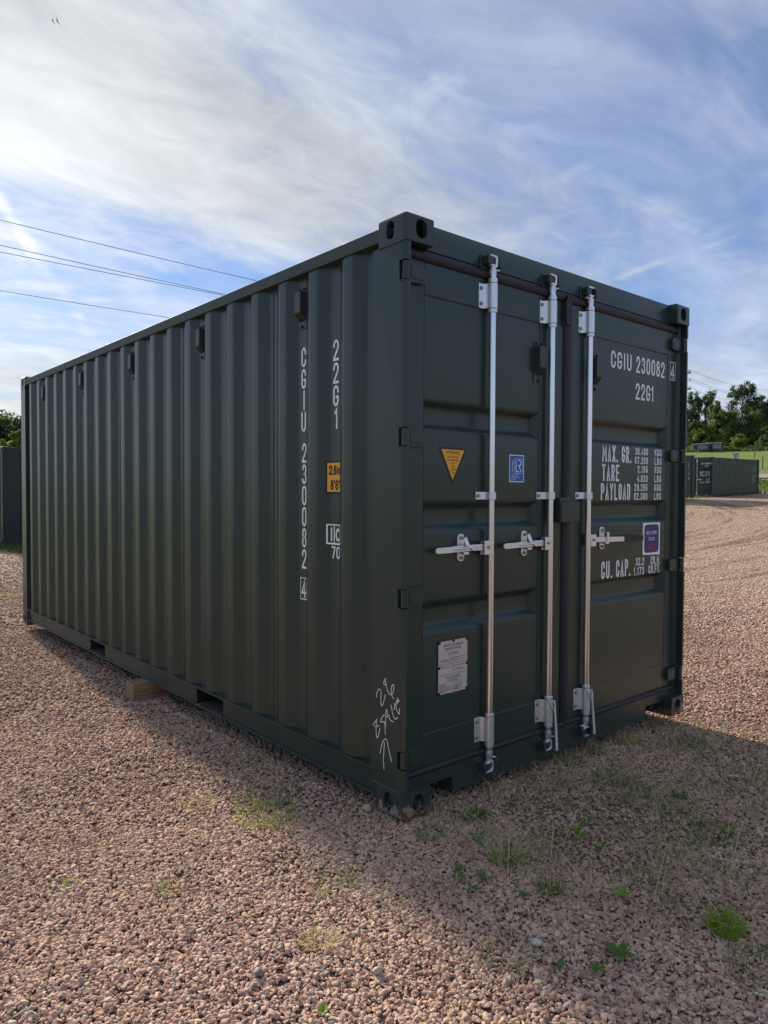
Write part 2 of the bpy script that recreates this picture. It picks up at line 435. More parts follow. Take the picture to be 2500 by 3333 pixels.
def strokes(text, x0, x1, z0, h, sw):
    """flat strokes filling [x0,x1] x [z0,z0+h]; returns 2D verts, faces"""
    wts = [NARROW.get(c, 1.0) for c in text]; gap = 0.34
    tot = sum(wts) + gap * (len(text) - 1); k = (x1 - x0 - 0) / tot
    V, F = [], []; x = x0
    for c, w in zip(text, wts):
        ww = w * k
        if c != ' ':
            for line, closed in GL[c]:
                if c in '.,\'"Ii1': L = [(x + ww * a if c not in 'Ii.' else x + ww * .5, z0 + sw / 2 + (h - sw) * b) for a, b in line]
                else: L = [(x + sw / 2 + (ww - sw) * a, z0 + sw / 2 + (h - sw) * b) for a, b in line]
                if c == '.': L = [(x + ww * .5, z0), (x + ww * .5, z0 + sw * 1.15)]
                if not closed and c not in '.,':
                    # square ends reach half a stroke further
                    for e, i in ((0, 1), (-1, -2)):
                        d = Vector(L[e]) - Vector(L[i])
                        if d.length > 1e-6 and c not in '038': L[e] = tuple(Vector(L[e]) + d.normalized() * sw * .5)
                v, f = ribbon(L, sw * (1.2 if c in '.,' else 1), closed)
                o = len(V); V += v; F += [tuple(i + o for i in q) for q in f]
        x += ww + gap * k
    return V, F


_fc = {}
def small_text(body, size, align='CENTER', wscale=1.0):
    key = (body, align)
    if key not in _fc:
        c = bpy.data.curves.new('t', 'FONT'); c.body = body; c.size = 1.0; c.align_x = align; c.resolution_u = 2
        o = bpy.data.objects.new('t', c); me = o.to_mesh()
        _fc[key] = ([tuple(v.co[:2]) for v in me.vertices], [tuple(p.vertices) for p in me.polygons])
        o.to_mesh_clear(); bpy.data.objects.remove(o); bpy.data.curves.remove(c)
    v, f = _fc[key]
    return [(a * size * wscale, b * size) for a, b in v], f


class Print:
    """collects flat 2D shapes placed on a face: org + right*u + up*v + normal*off"""
    def __init__(s, org, right, up, nrm): s.o, s.r, s.u, s.n = Vector(org), Vector(right), Vector(up), Vector(nrm); s.mb = MB()
    def put(s, v, f, off=0.0012, du=0, dv=0):
        s.mb.add([s.o + s.r * (a + du) + s.u * (b + dv) + s.n * off for a, b in v], f); return s
    def poly(s, pts, off=0.0008): return s.put(pts, [tuple(range(len(pts)))], off)
    def frame(s, x0, x1, y0, y1, w, off=0.0012):
        v, f = ribbon([(x0 + w / 2, y0 + w / 2), (x1 - w / 2, y0 + w / 2), (x1 - w / 2, y1 - w / 2), (x0 + w / 2, y1 - w / 2)], w, True); return s.put(v, f, off)
    def line(s, a, b, w, off=0.0012):
        v, f = ribbon([a, b], w); return s.put(v, f, off)
    def text(s, body, x, y, size, align='CENTER', ws=1.0, off=0.0012):
        v, f = small_text(body, size, align, ws); return s.put(v, f, off, x, y)
    def strokes(s, t, x0, x1, z0, h, sw, off=0.0012):
        v, f = strokes(t, x0, x1, z0, h, sw); return s.put(v, f, off)


# ------------------------------------------------------------------ terrain
def sm(a, b, x):
    t = np.clip((np.asarray(x, float) - a) / (b - a), 0, 1); return t * t * (3 - 2 * t)


def ground_z(x, y, fine=True):
    x = np.asarray(x, float); y = np.asarray(y, float)
    z = -0.024 - 0.046 * sm(0.0, 2.4, np.maximum(x, 0) + np.maximum(y, 0)) - 0.02 * sm(8, 16, y)
    if fine:
        z = z + 0.007 * np.sin(2.1 * x + 0.7) * np.cos(1.7 * y + 1.1) + 0.004 * np.sin(5.3 * x - 3.1 * y) + 0.003 * np.cos(7.7 * y + 4.1 * x)
    dx, dy = x - CAM_LOC.x, y - CAM_LOC.y
    d = np.hypot(dx, dy); az = np.degrees(np.arctan2(dy, dx))
    w = 0.18 + 0.82 * (1 - sm(38, 62, np.abs(az - 18)))
    H = np.interp(d, [0, 14, 30, 50, 62, 78, 88, 130, 150, 220, 400, 3000], [0, 0,   .42, 1.20, 1.80, 2.85, 3.75, 8.6, 10.2, 12.5, 15, 15])
    return z + H * w


def gz(x, y): return float(ground_z(x, y))


def heightfield(name, xs, ys, dz, mat, kind='structure', keep=None, rag=0.0):
    X, Y = np.meshgrid(xs, ys, indexing='ij'); Z = ground_z(X, Y) + dz
    nx, ny = X.shape
    V = np.stack([X, Y, Z], -1).reshape(-1, 3)
    idx = np.arange(nx * ny).reshape(nx, ny)
    F = np.stack([idx[:-1, :-1], idx[1:, :-1], idx[1:, 1:], idx[:-1, 1:]], -1).reshape(-1, 4)
    if keep is not None:
        cx = V[F].mean(1); F = F[keep(cx[:, 0], cx[:, 1])]
    me = bpy.data.meshes.new(name); me.from_pydata(V.tolist(), [], F.tolist()); me.materials.append(mat); me.shade_smooth()
    o = link(name, me); o['kind'] = kind
    return o


def tracks(g, pos):
    """curved wheel ruts worn into the far part of the yard"""
    sp = g.n('ShaderNodeSeparateXYZ'); g.put(sp.inputs[0], pos)
    d = g.vmath('DISTANCE', pos, (14.0, 42.0, 0.0))
    cm = g.n('ShaderNodeCombineXYZ'); g.put(cm.inputs[0], g.math('MULTIPLY', d, 1.9)); g.put(cm.inputs[1], g.math('MULTIPLY', sp.outputs[0], 0.10))
    f = g.noise(cm.outputs[0], 1.0, 4.0, 0.6, 0.4)
    return g.math('MULTIPLY', g.step(f, 0.49, 0.63, 0.0, 0.85), g.step(sp.outputs[0], 6.0, 12.0))


def ground_mats():
    m, g, b = new_mat('meadow'); tc = g.n('ShaderNodeTexCoord').outputs['Object']
    f = g.noise(tc, 0.25, 6.0, 0.6); f2 = g.noise(tc, 6.0, 6.0, 0.7)
    c = g.ramp(f, [(0.3, (0.115, 0.190, 0.020)), (0.55, (0.165, 0.245, 0.028)), (0.75, (0.215, 0.260, 0.045))])
    c = g.mix(g.math('MULTIPLY', f2, 0.45), c, (0.09, 0.14, 0.022, 1))
    g.put(b.inputs['Base Color'], c); b.inputs['Roughness'].default_value = 0.9
    bn = g.n('ShaderNodeBump'); bn.inputs['Strength'].default_value = 0.9; bn.inputs['Distance'].default_value = 0.25
    g.put(bn.inputs['Height'], f2); g.put(b.inputs['Normal'], bn.outputs[0]); M['meadow'] = m

    m, g, b = new_mat('gravel_bed'); tc = g.n('ShaderNodeTexCoord').outputs['Object']
    vo = g.n('ShaderNodeTexVoronoi', feature='F1'); g.put(vo.inputs['Vector'], g.mapping(tc, scale=(1, 1, 0.4))); vo.inputs['Scale'].default_value = 42.0
    sepc = g.n('ShaderNodeSeparateColor'); g.put(sepc.inputs[0], vo.outputs['Color'])
    big = g.noise(tc, 0.35, 5.0, 0.55)
    c = g.ramp(sepc.outputs[0], [(0.0, (0.13, 0.085, 0.068)), (0.30, (0.27, 0.185, 0.145)), (0.7, (0.38, 0.270, 0.205)), (1.0, (0.46, 0.345, 0.265))])
    c = g.mix(g.step(big, 0.4, 0.65, 0, 0.30), c, (0.46, 0.34, 0.24, 1))
    edge = g.step(vo.outputs['Distance'], 0.010, 0.019, 0.0, 0.75)
    sp = g.n('ShaderNodeSeparateXYZ'); g.put(sp.inputs[0], tc)
    # faint wheel tracks in the far yard
    c = g.mix(g.step(sp.outputs[0], 3.5, 11.0, 0.0, 0.75), c, (0.62, 0.47, 0.34, 1))
    c = g.mix(tracks(g, tc), c, (0.26, 0.18, 0.135, 1))
    c = g.mix(1.0, c, (0.68, 0.66, 0.66, 1), 'MULTIPLY')  # bed colour darkened to stand in for the stones' shaded sides
    g.put(b.inputs['Base Color'], c); b.inputs['Roughness'].default_value = 0.95; b.inputs['Specular IOR Level'].default_value = 0.1
    bn = g.n('ShaderNodeBump'); bn.inputs['Strength'].default_value = 1.0; bn.inputs['Distance'].default_value = 0.016
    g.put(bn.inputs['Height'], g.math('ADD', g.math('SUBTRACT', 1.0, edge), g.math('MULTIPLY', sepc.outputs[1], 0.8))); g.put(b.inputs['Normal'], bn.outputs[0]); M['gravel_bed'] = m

    m, g, b = new_mat('crushed_stone'); tc = g.n('ShaderNodeTexCoord').outputs['Object']
    rnd = g.n('ShaderNodeObjectInfo').outputs['Random']
    c = g.ramp(rnd, [(0.0, (0.20, 0.112, 0.086)), (0.18, (0.36, 0.215, 0.165)), (0.45, (0.48, 0.305, 0.232)), (0.72, (0.57, 0.398, 0.290)), (0.92, (0.66, 0.50, 0.365)), (0.95, (0.36, 0.31, 0.27)), (0.985, (0.28, 0.255, 0.235)), (1.0, (0.62, 0.58, 0.50))])
    pos = g.n('ShaderNodeNewGeometry').outputs['Position']
    TRK = tracks(g, pos)
    pn = g.noise(pos, 0.9, 4.0, 0.6)
    c = g.mix(g.step(pn, 0.35, 0.65, 0.0, 0.38), c, (0.58, 0.40, 0.275, 1))
    pd = g.noise(pos, 0.55, 5.0, 0.65)
    c = g.mix(g.step(pd, 0.52, 0.68, 0.0, 0.40), c, (0.27, 0.165, 0.125, 1))
    sp_ = g.noise(pos, 420.0, 3.0, 0.6)
    psp = g.n('ShaderNodeSeparateXYZ'); g.put(psp.inputs[0], pos)
    c = g.mix(g.step(psp.outputs[0], 3.5, 11.0, 0.0, 0.75), c, (0.70, 0.535, 0.385, 1))
    c = g.mix(TRK, c, (0.36, 0.25, 0.185, 1))
    c = g.mix(1.0, c, g.ramp(sp_, [(0.3, (0.62, 0.60, 0.58)), (0.5, (1, 1, 1)), (0.72, (1.22, 1.22, 1.22))]), 'MULTIPLY')
    g.put(b.inputs['Base Color'], c); b.inputs['Roughness'].default_value = 0.9; b.inputs['Specular IOR Level'].default_value = 0.12
    bn = g.n('ShaderNodeBump'); bn.inputs['Strength'].default_value = 0.5; bn.inputs['Distance'].default_value = 0.0015
    g.put(bn.inputs['Height'], g.noise(pos, 260.0, 4.0, 0.6)); g.put(b.inputs['Normal'], bn.outputs[0]); M['stone'] = m

    M['road'] = plain('pink_asphalt', (0.30, 0.23, 0.215), 0.85, nscale=8, namt=0.12)
ground_mats()

gx = np.unique(np.concatenate([np.linspace(-2500, -60, 14), np.linspace(-60, 220, 141), np.linspace(220, 2500, 14)]))
gy = np.unique(np.concatenate([np.linspace(-2500, -60, 14), np.linspace(-60, 220, 141), np.linspace(220, 2500, 14)]))
heightfield('ground', gx, gy, -0.05, M['meadow'])


def yard(x, y):
    top = np.interp(x, [-40, -6, 2, 8, 20, 34, 52, 60], [15.2, 16.0, 16.8, 18.5, 21.0, 22.2, 21.5, 20.5]) + 0.35 * np.sin(1.3 * x) + 0.2 * np.sin(3.7 * x + 1)
    return (y < top) & (x < 56 + np.sin(y)) & (x > -34) & (y > -34)
yx = np.unique(np.concatenate([np.linspace(-35, -4, 40), np.linspace(-4, 8, 121), np.linspace(8, 60, 131)]))
yy = np.unique(np.concatenate([np.linspace(-35, -3, 40), np.linspace(-3, 8, 111), np.linspace(8, 25, 61)]))
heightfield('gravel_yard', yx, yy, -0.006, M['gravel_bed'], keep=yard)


def road_sheet():
    """a lane running across the slope beyond the far yard"""
    mb = MB(); pts = []
    n = 60
    for i in range(n + 1):
        az = R(-25 + 75 * i / n)
        for d in (79.0, 84.5):
            x, y = CAM_LOC.x + d * math.cos(az), CAM_LOC.y + d * math.sin(az); pts.append((x, y, gz(x, y) + 0.0))
    mb.add(pts, [(2 * i, 2 * i + 1, 2 * i + 3, 2 * i + 2) for i in range(n)])
    o = link('road', mb.mesh('road', M['road'])); o['kind'] = 'structure'
    me = o.data
    for v in me.vertices: v.co.z += 0.05
road_sheet()

# ------------------------------------------------------------------ the container
W, L, H = 2.438, 6.058, 2.591
DY = 0.060          # outer face of the door leaves
VX, CX = 0.046, 0.012   # valley and crest planes of the corrugated side


def casting_mesh():
    b = bmesh.new(); bmesh.ops.create_cube(b, size=1.0)
    for v in b.verts: v.co = ((v.co.x + .5) * .162, (v.co.y + .5) * .178, (v.co.z + .5) * .118)
    es = [e for e in b.edges if all(abs(v.co.x) < 1e-6 and abs(v.co.y) < 1e-6 for v in e.verts)]
    bmesh.ops.bevel(b, geom=es, offset=.018, segments=4, affect='EDGES', profile=.5)
    es = [e for e in b.edges if all(v.co.z < 1e-6 for v in e.verts) and (min(v.co.x for v in e.verts) < .1 and min(v.co.y for v in e.verts) < .15)]
    bmesh.ops.bevel(b, geom=es, offset=.013, segments=3, affect='EDGES', profile=.5)
    bmesh.ops.recalc_face_normals(b, faces=b.faces)
    me = bpy.data.meshes.new('corner_casting'); b.to_mesh(me); b.free()
    cut = MB().box(.026, .140, .026, .156, .018, .104).mesh('c')
    h1 = MB().prism(rrect(.1015 - .0255, .1015 + .0255, .059 - .040, .059 + .040, .0250, 7), -.05, .08, 'x').mesh('c')
    h2 = MB().prism(rrect(.089 - .032, .089 + .032, .059 - .040, .059 + .040, .0300, 7), -.05, .08, 'y').mesh('c')
    h3 = MB().prism(rrect(.089 - .032, .089 + .032, .1015 - .055, .1015 + .055, .0300, 6), -.05, .06, 'z').mesh('c')
    me = boolean(me, [cut, h1, h2, h3]); me.name = 'corner_casting'
    me.materials.clear(); me.materials.append(M['paint_worn'])
    me.shade_smooth(); me.set_sharp_from_angle(angle=R(32))
    return me


def wall_profile():
    """(y, x) polyline of the corrugated side, rounded at the bends"""
    raw = [(.215, VX)]
    for k in range(20):
        y0 = .378 + .27965 * k
        raw += [(y0 - .068, VX), (y0, CX), (y0 + .072, CX), (y0 + .140, VX)]
    raw.append((5.90, VX))
    out = [raw[0]]
    for i in range(1, len(raw) - 1):
        p, a, b = Vector(raw[i]), Vector(raw[i - 1]), Vector(raw[i + 1]); da, db = (a - p), (b - p)
        t = .009
        A, B = p + da.normalized() * t, p + db.normalized() * t
        for k in range(4):
            s_ = k / 3; out.append(tuple(A * (1 - s_) ** 2 + p * 2 * s_ * (1 - s_) + B * s_ ** 2))
    out.append(raw[-1])
    return out
WP = wall_profile()
_wy = np.array([q[0] for q in WP]); _wx = np.array([q[1] for q in WP])
def wall_x(y): return float(np.interp(y, _wy, _wx))


def build_container():
    root = empty('shipping_container')
    P_ = M['paint']
    # --- castings
    cm = casting_mesh(); cm_top = cm.copy(); cm_top.materials.clear(); cm_top.materials.append(P_)
    for sz, z in ((1, 0), (-1, H)):
        for sx, x in ((1, 0), (-1, W)):
            for sy, y in ((1, 0), (-1, L)):
                o = link('corner_casting', cm if z == 0 else cm_top, root); o.location = (x, y, z); o.scale = (sx, sy, sz)
                if z == 0 and x == 0 and y == 0: o['label'] = 'bottom corner casting with rust and bare scraped metal'
    # --- door-end posts with hinge pockets
    prof = [(.004, .220), (.004, .026), (.0055, .016), (.010, .009), (.017, .0045), (.033, .0040), (.033, .046), (.058, .085), (.058, .220)]
    HZ = [(.2160, .2990), (.9130, .9990), (1.6060, 1.6890), (2.3090, 2.3930)]
    post = MB().prism(prof, .1175, H - .1175).mesh('corner_post')
    cuts = [MB().box(-.05, .045, -.05, .0455, a, b).mesh('c') for a, b in HZ]
    post = boolean(post, cuts); post.materials.clear(); post.materials.append(P_); post.shade_smooth(); post.set_sharp_from_angle(angle=R(30))
    for s_, x in ((1, 0), (-1, W)):
        o = part('corner_post', post, None, root); o.location = (x, 0, 0); o.scale = (s_, 1, 1)
        WL = []
        for a, b in HZ:      # weld beads above and below each hinge pocket
            for zz_, j in ((a, -1), (b, 1)):
                pth = [(.0035, .044 - .004 * k, zz_ + j * .002 + .0012 * math.sin(k * 2.1)) for k in range(7)]
                WL.append((pth, .0035))
        WL += [([(.003, .218, .118), (.003, .03, .1185)], .004), ([(.003, .176, H - .1185), (.003, .03, H - .1185)], .0045)]
        for pth, rw in WL:
            o2 = part('weld_seam', MB().tube(pth, rw, 6), P_, root, smooth=40); o2.location = (x, 0, 0); o2.scale = (s_, 1, 1)
    # far-end posts
    fp = MB().prism([(.004, 5.892), (.060, 5.892), (.060, 6.050), (.004, 6.050)], .1175, H - .1175).mesh('corner_post', P_)
    for s_, x in ((1, 0), (-1, W)):
        o = part('corner_post', fp, None, root, bevel=.004); o.location = (x, 0, 0); o.scale = (s_, 1, 1)
    # --- side walls
    sw = MB().sheet([(x, y) for y, x in WP], .176, 2.503).mesh('side_wall', P_, 25)
    for s_, x in ((1, 0), (-1, W)):
        o = link('side_wall', sw, root); o.location = (x, 0, 0); o.scale = (s_, 1, 1)
    for k in (3, 7, 11, 15):
        yc = .378 + .27965 * k - .068 - .036
        for s_, x in ((1, 0), (-1, W)):
            o = part('weld_seam', MB().tube([(VX - .0005, yc + .0007 * math.sin(j), .18 + 2.32 * j / 24) for j in range(25)], .0026, 6), P_, root, smooth=60); o.location = (x, 0, 0); o.scale = (s_, 1, 1)
    # --- rails
    tr = MB().box(.003, .063, .176, 5.882, 2.501, 2.560).mesh('top_rail', M['paint_dull'])
    br = MB()
    spans = [(.176, 1.647), (1.999, 3.649), (4.000, 5.882)]
    for a, b in spans:
        br.box(.022, .028, a, b, .0665, .1655)
    br.box(.001, .060, .176, 5.882, .1660, .1745)                 # upper flange
    for a, b in spans: br.box(.001, .060, a, b, .0580, .0655)      # lower flange
    br.box(.0195, .0215, 5.372, 5.374, .0670, .165)
    br = br.mesh('bottom_rail', P_)
    fks, sts = [], []
    for a, b in ((1.647, 1.999), (3.649, 4.000)):
        fk = MB()
        fk.box(.029, .60, a - .006, a, .058, .1655); fk.box(.029, .60, b, b + .006, .058, .1655); fk.box(.0612, .60, a + .001, b - .001, .160, .1655)
        fk.box(.58, .60, a + .001, b - .001, .068, .159); fks.append(fk.mesh('fork_pocket', M['underbody_dark']))
        nseg = 24; top, bot = [], []
        for k in range(nseg + 1):
            yv = a + .002 + (b - a - .004) * k / nseg; wv = .0035 * math.sin(k * .9 + a) + .002 * math.sin(k * 2.3)
            top.append((yv, .064 + wv)); bot.append((yv, .056 + wv))
        sts.append(MB().prism(bot + top[::-1], .002, .30, 'x').mesh('pocket_strap', M['strapsteel'], 40))
    for s_, x in ((1, 0), (-1, W)):
        for nm, me, bv in (('top_rail', tr, .002), ('bottom_rail', br, .0015), *[('fork_pocket', q, 0) for q in fks], *[('pocket_strap', q, 0) for q in sts]):
            o = part(nm, me, None, root, bevel=bv); o.location = (x, 0, 0); o.scale = (s_, 1, 1)
    # roof, floor, closed end
    part('roof', MB().box(.064, W - .064, .170, L - .060, 2.545, 2.552), P_, root)
    part('floor', MB().box(.064, W - .064, .125, L - .060, .150, .158), M['underbody_dark'], root)
    cb = MB()
    for k in range(18):
        yv = .42 + .31 * k
        if any(a - .08 < yv < b + .08 for a, b in ((1.647, 1.999), (3.649, 4.0))): continue
        cb.box(.062, W - .062, yv, yv + .045, .062, .149)
    o = part('cross_member', cb, M['underbody_dark'], root); o['kind'] = 'stuff'
    ew = [(.060, L - .022)]
    k = 0; xx = .12
    while xx < W - .30:
        ew += [(xx, L - .050), (xx + .115, L - .050), (xx + .150, L - .022), (xx + .255, L - .022)]; xx += .29
    ew.append((W - .060, L - .022))
    part('end_wall', MB().sheet(ew, .100, 2.49), P_, root)
    part('end_beam', MB().box(.061, W - .061, L - .070, L - .012, 2.471, 2.575), P_, root, bevel=.004)
    part('end_beam', MB().box(.061, W - .061, L - .070, L - .012, .020, .150), P_, root, bevel=.004)
    # --- header and sill
    part('header', MB().prism([(.055, 2.474), (.120, 2.474), (.120, 2.580), (.062, 2.5905), (.057, 2.584)], .061, W - .061, 'x'), P_, root, bevel=.003)
    sill = MB()
    prof_s = [(.055, .026), (.061, .026), (.061, .148), (.120, .148), (.120, .154), (.055, .154)]
    sill.prism([(.055, .102), (.061, .102), (.061, .148), (.120, .148), (.120, .154), (.055, .154)], .061, .3545, 'x')
    sill.prism(prof_s, .3550, 2.0590, 'x')
    sill.prism([(.055, .102), (.061, .102), (.061, .148), (.120, .148), (.120, .154), (.055, .154)], 2.0595, W - .061, 'x')
    sill.box(.3600, 2.0540, .0555, .118, .0195, .0255)
    sill.box(.1630, .3555, .0530, .130, .0950, .1010); sill.box(2.0585, W - .1630, .0530, .130, .0950, .1010)
    sill.box(.3560, .3620, .0530, .130, .0200, .0945); sill.box(2.0520, 2.0580, .0530, .130, .0200, .0945)
    part('sill', sill, P_, root, bevel=.0015)
    part('sill_backing', MB().box(.064, W - .064, .124, .130, .10, .150), M['underbody_dark'], root)
    # --- doors
    def leaf(mirror):
        me_f, me_p = MB(), MB()
        y0, y1 = DY - .002, .105
        def bx(a, b, ya, yb, za, zb, mb):
            if mirror: a, b = W - b, W - a
            mb.box(a, b, ya, yb, za, zb)
        cx = 1.180 if not mirror else W - 1.245
        bx(.066, .1635, y0, y1, .160, 2.430, me_f)
        bx(cx - .198, cx, y0, y1, .160, 2.430, me_f)
        bx(.1640, cx - .1985, y0, y1, 2.281, 2.430, me_f); bx(.1640, cx - .1985, y0, y1, .160, .3255, me_f)
        a, b = .1660, cx - .2005
        if mirror: a, b = W - b, W - a
        # pressed panel: flat outer face with three horizontal recesses, ends closed by sloping cheeks
        zs = [(.3275, 0)]
        for lo, flo, fhi, hi in ((.780, .811, .889, .920), (1.236, 1.268, 1.337, 1.369), (1.690, 1.717, 1.792, 1.821)):
            zs += [(lo, 0), (flo, 1), (fhi, 1), (hi, 0)]
        zs.append((2.279, 0))
        dep = .034; ch = .030
        yo = DY + .001
        # round the bends of the pressing
        raw = [Vector((z, d * dep)) for z, d in zs]; prof_d = [raw[0]]
        for i in range(1, len(raw) - 1):
            p0, pa, pb = raw[i], (raw[i - 1] - raw[i]).normalized(), (raw[i + 1] - raw[i]).normalized()
            A_, B_ = p0 + pa * .011, p0 + pb * .011
            prof_d += [A_ * (1 - t) ** 2 + p0 * 2 * t * (1 - t) + B_ * t * t for t in (0, .25, .5, .75, 1)]
        prof_d.append(raw[-1])
        n_ = len(prof_d); vv = []
        for q in prof_d:
            c_ = ch * q.y / dep
            vv += [(a, yo, q.x), (a + c_, yo + q.y, q.x), (b - c_, yo + q.y, q.x), (b, yo, q.x)]
        ff = []
        for i in range(n_ - 1):
            for k_ in range(3):
                flat = prof_d[i].y < 1e-6 and prof_d[i + 1].y < 1e-6
                if k_ != 1 and flat: continue
                ff.append((4 * i + k_, 4 * i + k_ + 1, 4 * i + 5 + k_, 4 * i + 4 + k_))
        me_p.add(vv, ff)
        # weld beads along the panel's top and bottom seam
        bead = []
        for zb_ in (2.280, .3265):
            bead.append(MB().tube([(a + (b - a) * k / 40, yo + .001, zb_ + .0008 * math.sin(k * 1.9)) for k in range(41)], .0032, 6))
        return me_f, me_p, bead
    doors = []
    for mirror in (False, True):
        f_b, p_b, bead = leaf(mirror)
        d = part('door', f_b, P_, root, bevel=.004)
        if not mirror: d['label'] = 'door leaf with the warning triangle and data plate'
        else: d['label'] = 'door leaf with the painted weights'
        pb = p_b.mesh('door_panel', P_)
        bmx = bmesh.new(); bmx.from_mesh(pb); bmesh.ops.remove_doubles(bmx, verts=bmx.verts, dist=1e-5)
        bmesh.ops.delete(bmx, geom=[v for v in bmx.verts if not v.link_faces], context='VERTS')
        bmesh.ops.recalc_face_normals(bmx, faces=bmx.faces); bmx.to_mesh(pb); bmx.free(); pb.shade_smooth(); pb.set_sharp_from_angle(angle=R(28))
        part('door_panel', pb, None, d)
        for q in bead: part('weld_seam', q, P_, d, smooth=60)
        doors.append(d)
    # door gaskets
    def bulge(c, h, dep, n=8): return [(DY - .004 - dep * math.sin(PI * k / n) ** .6, c - h / 2 + h * k / n) for k in range(n + 1)]
    top = bulge(2.4455, .050, .014); gk = MB().prism(top + [(.075, 2.4705), (.075, 2.4205)], .062, W - .062, 'x')
    part('door_gasket', gk, M['rubber'], root, smooth=40)
    bot = bulge(.1665, .032, .016); gk = MB().prism(bot + [(.080, .1825), (.080, .1505)], .062, W - .062, 'x')
    part('door_gasket', gk, M['rubber'], root, smooth=40)
    vg = MB()
    vp = [(1.178 + .067 * k / 10, DY - .005 - .016 * math.sin(PI * k / 10) ** .5) for k in range(11)]
    vg.prism([(1.178, .080)] + vp + [(1.245, .080)], .150, 2.432)
    part('door_gasket', vg, M['rubber'], root, smooth=40); vg = MB()
    # curled flap at the head of the centre seal
    fl = [(1.176, 2.30), (1.170, 2.352), (1.1685, 2.39), (1.176, 2.432), (1.182, 2.462), (1.200, 2.456), (1.216, 2.436), (1.222, 2.41), (1.222, 2.30)]
    vg.prism(fl, .033, .0375, 'y')
    part('gasket_flap', vg, M['rubber'], root, smooth=40)
    # --- hinges: knuckle + pressed leaf
    for mirror in (False, True):
        d = doors[1 if mirror else 0]
        for a, b in HZ:
            hb = MB(); c = (a + b) / 2; hh = (b - a) / 2
            hb.cyl((.0235, .0245, a + .004), (.0235, .0245, b - .004), .0165, 16)
            hb.prism([(.026, c - hh * .93), (.075, c - hh * .93), (.138, c - hh * .86), (.153, c - hh * .66), (.153, c + hh * .60), (.135, c + hh * .86), (.075, c + hh * .93), (.026, c + hh * .93)], .034, .0575, 'y')
            hb.prism([(.060, c - hh * .55), (.128, c - hh * .55), (.142, c - hh * .40), (.142, c + hh * .25), (.112, c + hh * .55), (.060, c + hh * .62)], .0315, .0335, 'y')
            if mirror: hb.v = [(W - x, y, z) for x, y, z in hb.v]
            part('hinge', hb, P_, d, bevel=.0015, smooth=35)
    # --- lettering on the door
    org = (0, DY + .001, 0)
    def dprint(nm, mat, parent, fn, label=None, org=org):
        p = Print(org, (1, 0, 0), (0, 0, 1), (0, -1, 0)); fn(p); return part(nm, p.mb, mat, parent, label=label)
    rd, ld = doors[1], doors[0]
    NUMBER = 'CGIU 230082'
    def digit(p):
        p.frame(2.297, 2.364, 2.126, 2.241, .0045, .0042); p.strokes('4', 2.308, 2.354, 2.136, .094, .0115, .0042)
    dprint('lettering', M['white'], rd, lambda p: p.strokes('CGIU', 1.636, 1.853, 2.130, .098, .0125)); dprint('lettering', M['white'], rd, lambda p: p.strokes('230082', 1.906, 2.236, 2.130, .098, .0125), 'white serial number'); dprint('lettering', M['white'], rd, lambda p: p.strokes('22G1', 1.903, 2.110, 1.971, .098, .0125)); dprint('lettering', M['white'], rd, digit)
    for t, xa, xb, z in (('MAX.', 1.561, 1.722, 1.590), ('GR.', 1.762, 1.864, 1.590), ('TARE', 1.559, 1.738, 1.480), ('PAYLOAD', 1.550, 1.858, 1.371)):
        dprint('lettering', M['white'], rd, lambda p: p.strokes(t, xa, xb, z, .096, .0125))
    for i, (t, xa, z) in enumerate((('30,480', 1.907, 1.641), ('67,200', 1.905, 1.587), ('2,185', 1.936, 1.534), ('4,820', 1.933, 1.479), ('28,295', 1.904, 1.425), ('62,380', 1.900, 1.371))):
        dprint('lettering', M['white'], rd, lambda p: p.strokes(t, xa, 2.052, z, .0425, .0068)); dprint('lettering', M['white'], rd, lambda p: p.strokes('KGS' if i % 2 == 0 else 'LBS', 2.132, 2.214, z, .0425, .0068))
    for t, xa, xb, z, h_, w_ in (('CU.', 1.564, 1.676, .919, .101, .0125), ('CAP.', 1.716, 1.872, .919, .101, .0125), ('33.2', 1.930, 2.026, .973, .049, .0075), ('CU.M.', 2.103, 2.216, .970, .051, .0075), ('1,173', 1.910, 2.026, .915, .049, .0075), ('CU.FT.', 2.078, 2.217, .915, .051, .0075)):
        dprint('lettering', M['white'], rd, lambda p: p.strokes(t, xa, xb, z, h_, w_))
    # --- stickers
    tri = dprint('sticker', M['black'], ld, lambda p: p.poly([(.258, 1.617), (.348, 1.444), (.443, 1.616)]), 'yellow warning triangle sticker')
    def cover(p): p.poly([(.2755, 1.6085), (.3485, 1.468), (.4265, 1.6075)], .0014)
    dprint('sticker_face', M['yellow'], tri, cover)
    def att(p):
        p.text('ATTENTION', .351, 1.588, .0185, ws=.82, off=.0019)
        for i, t in enumerate(('THIS CONTAINER', 'MUST BE REPAIRED', 'ONLY', 'WITH', 'CORTEN', 'STEEL')): p.text(t, .3505, 1.570 - .0142 * i, .0112, ws=.80, off=.0019)
    dprint('lettering', M['black'], tri, att)
    lr = dprint('sticker', M['white'], ld, lambda p: p.poly([(.7495, 1.464), (.8635, 1.464), (.8635, 1.600), (.7495, 1.600)]), 'blue and white certification sticker')
    dprint('sticker_face', M['blue'], lr, lambda p: p.poly([(.7545, 1.4685), (.8585, 1.4685), (.8585, 1.5955), (.7545, 1.5955)], .0014))
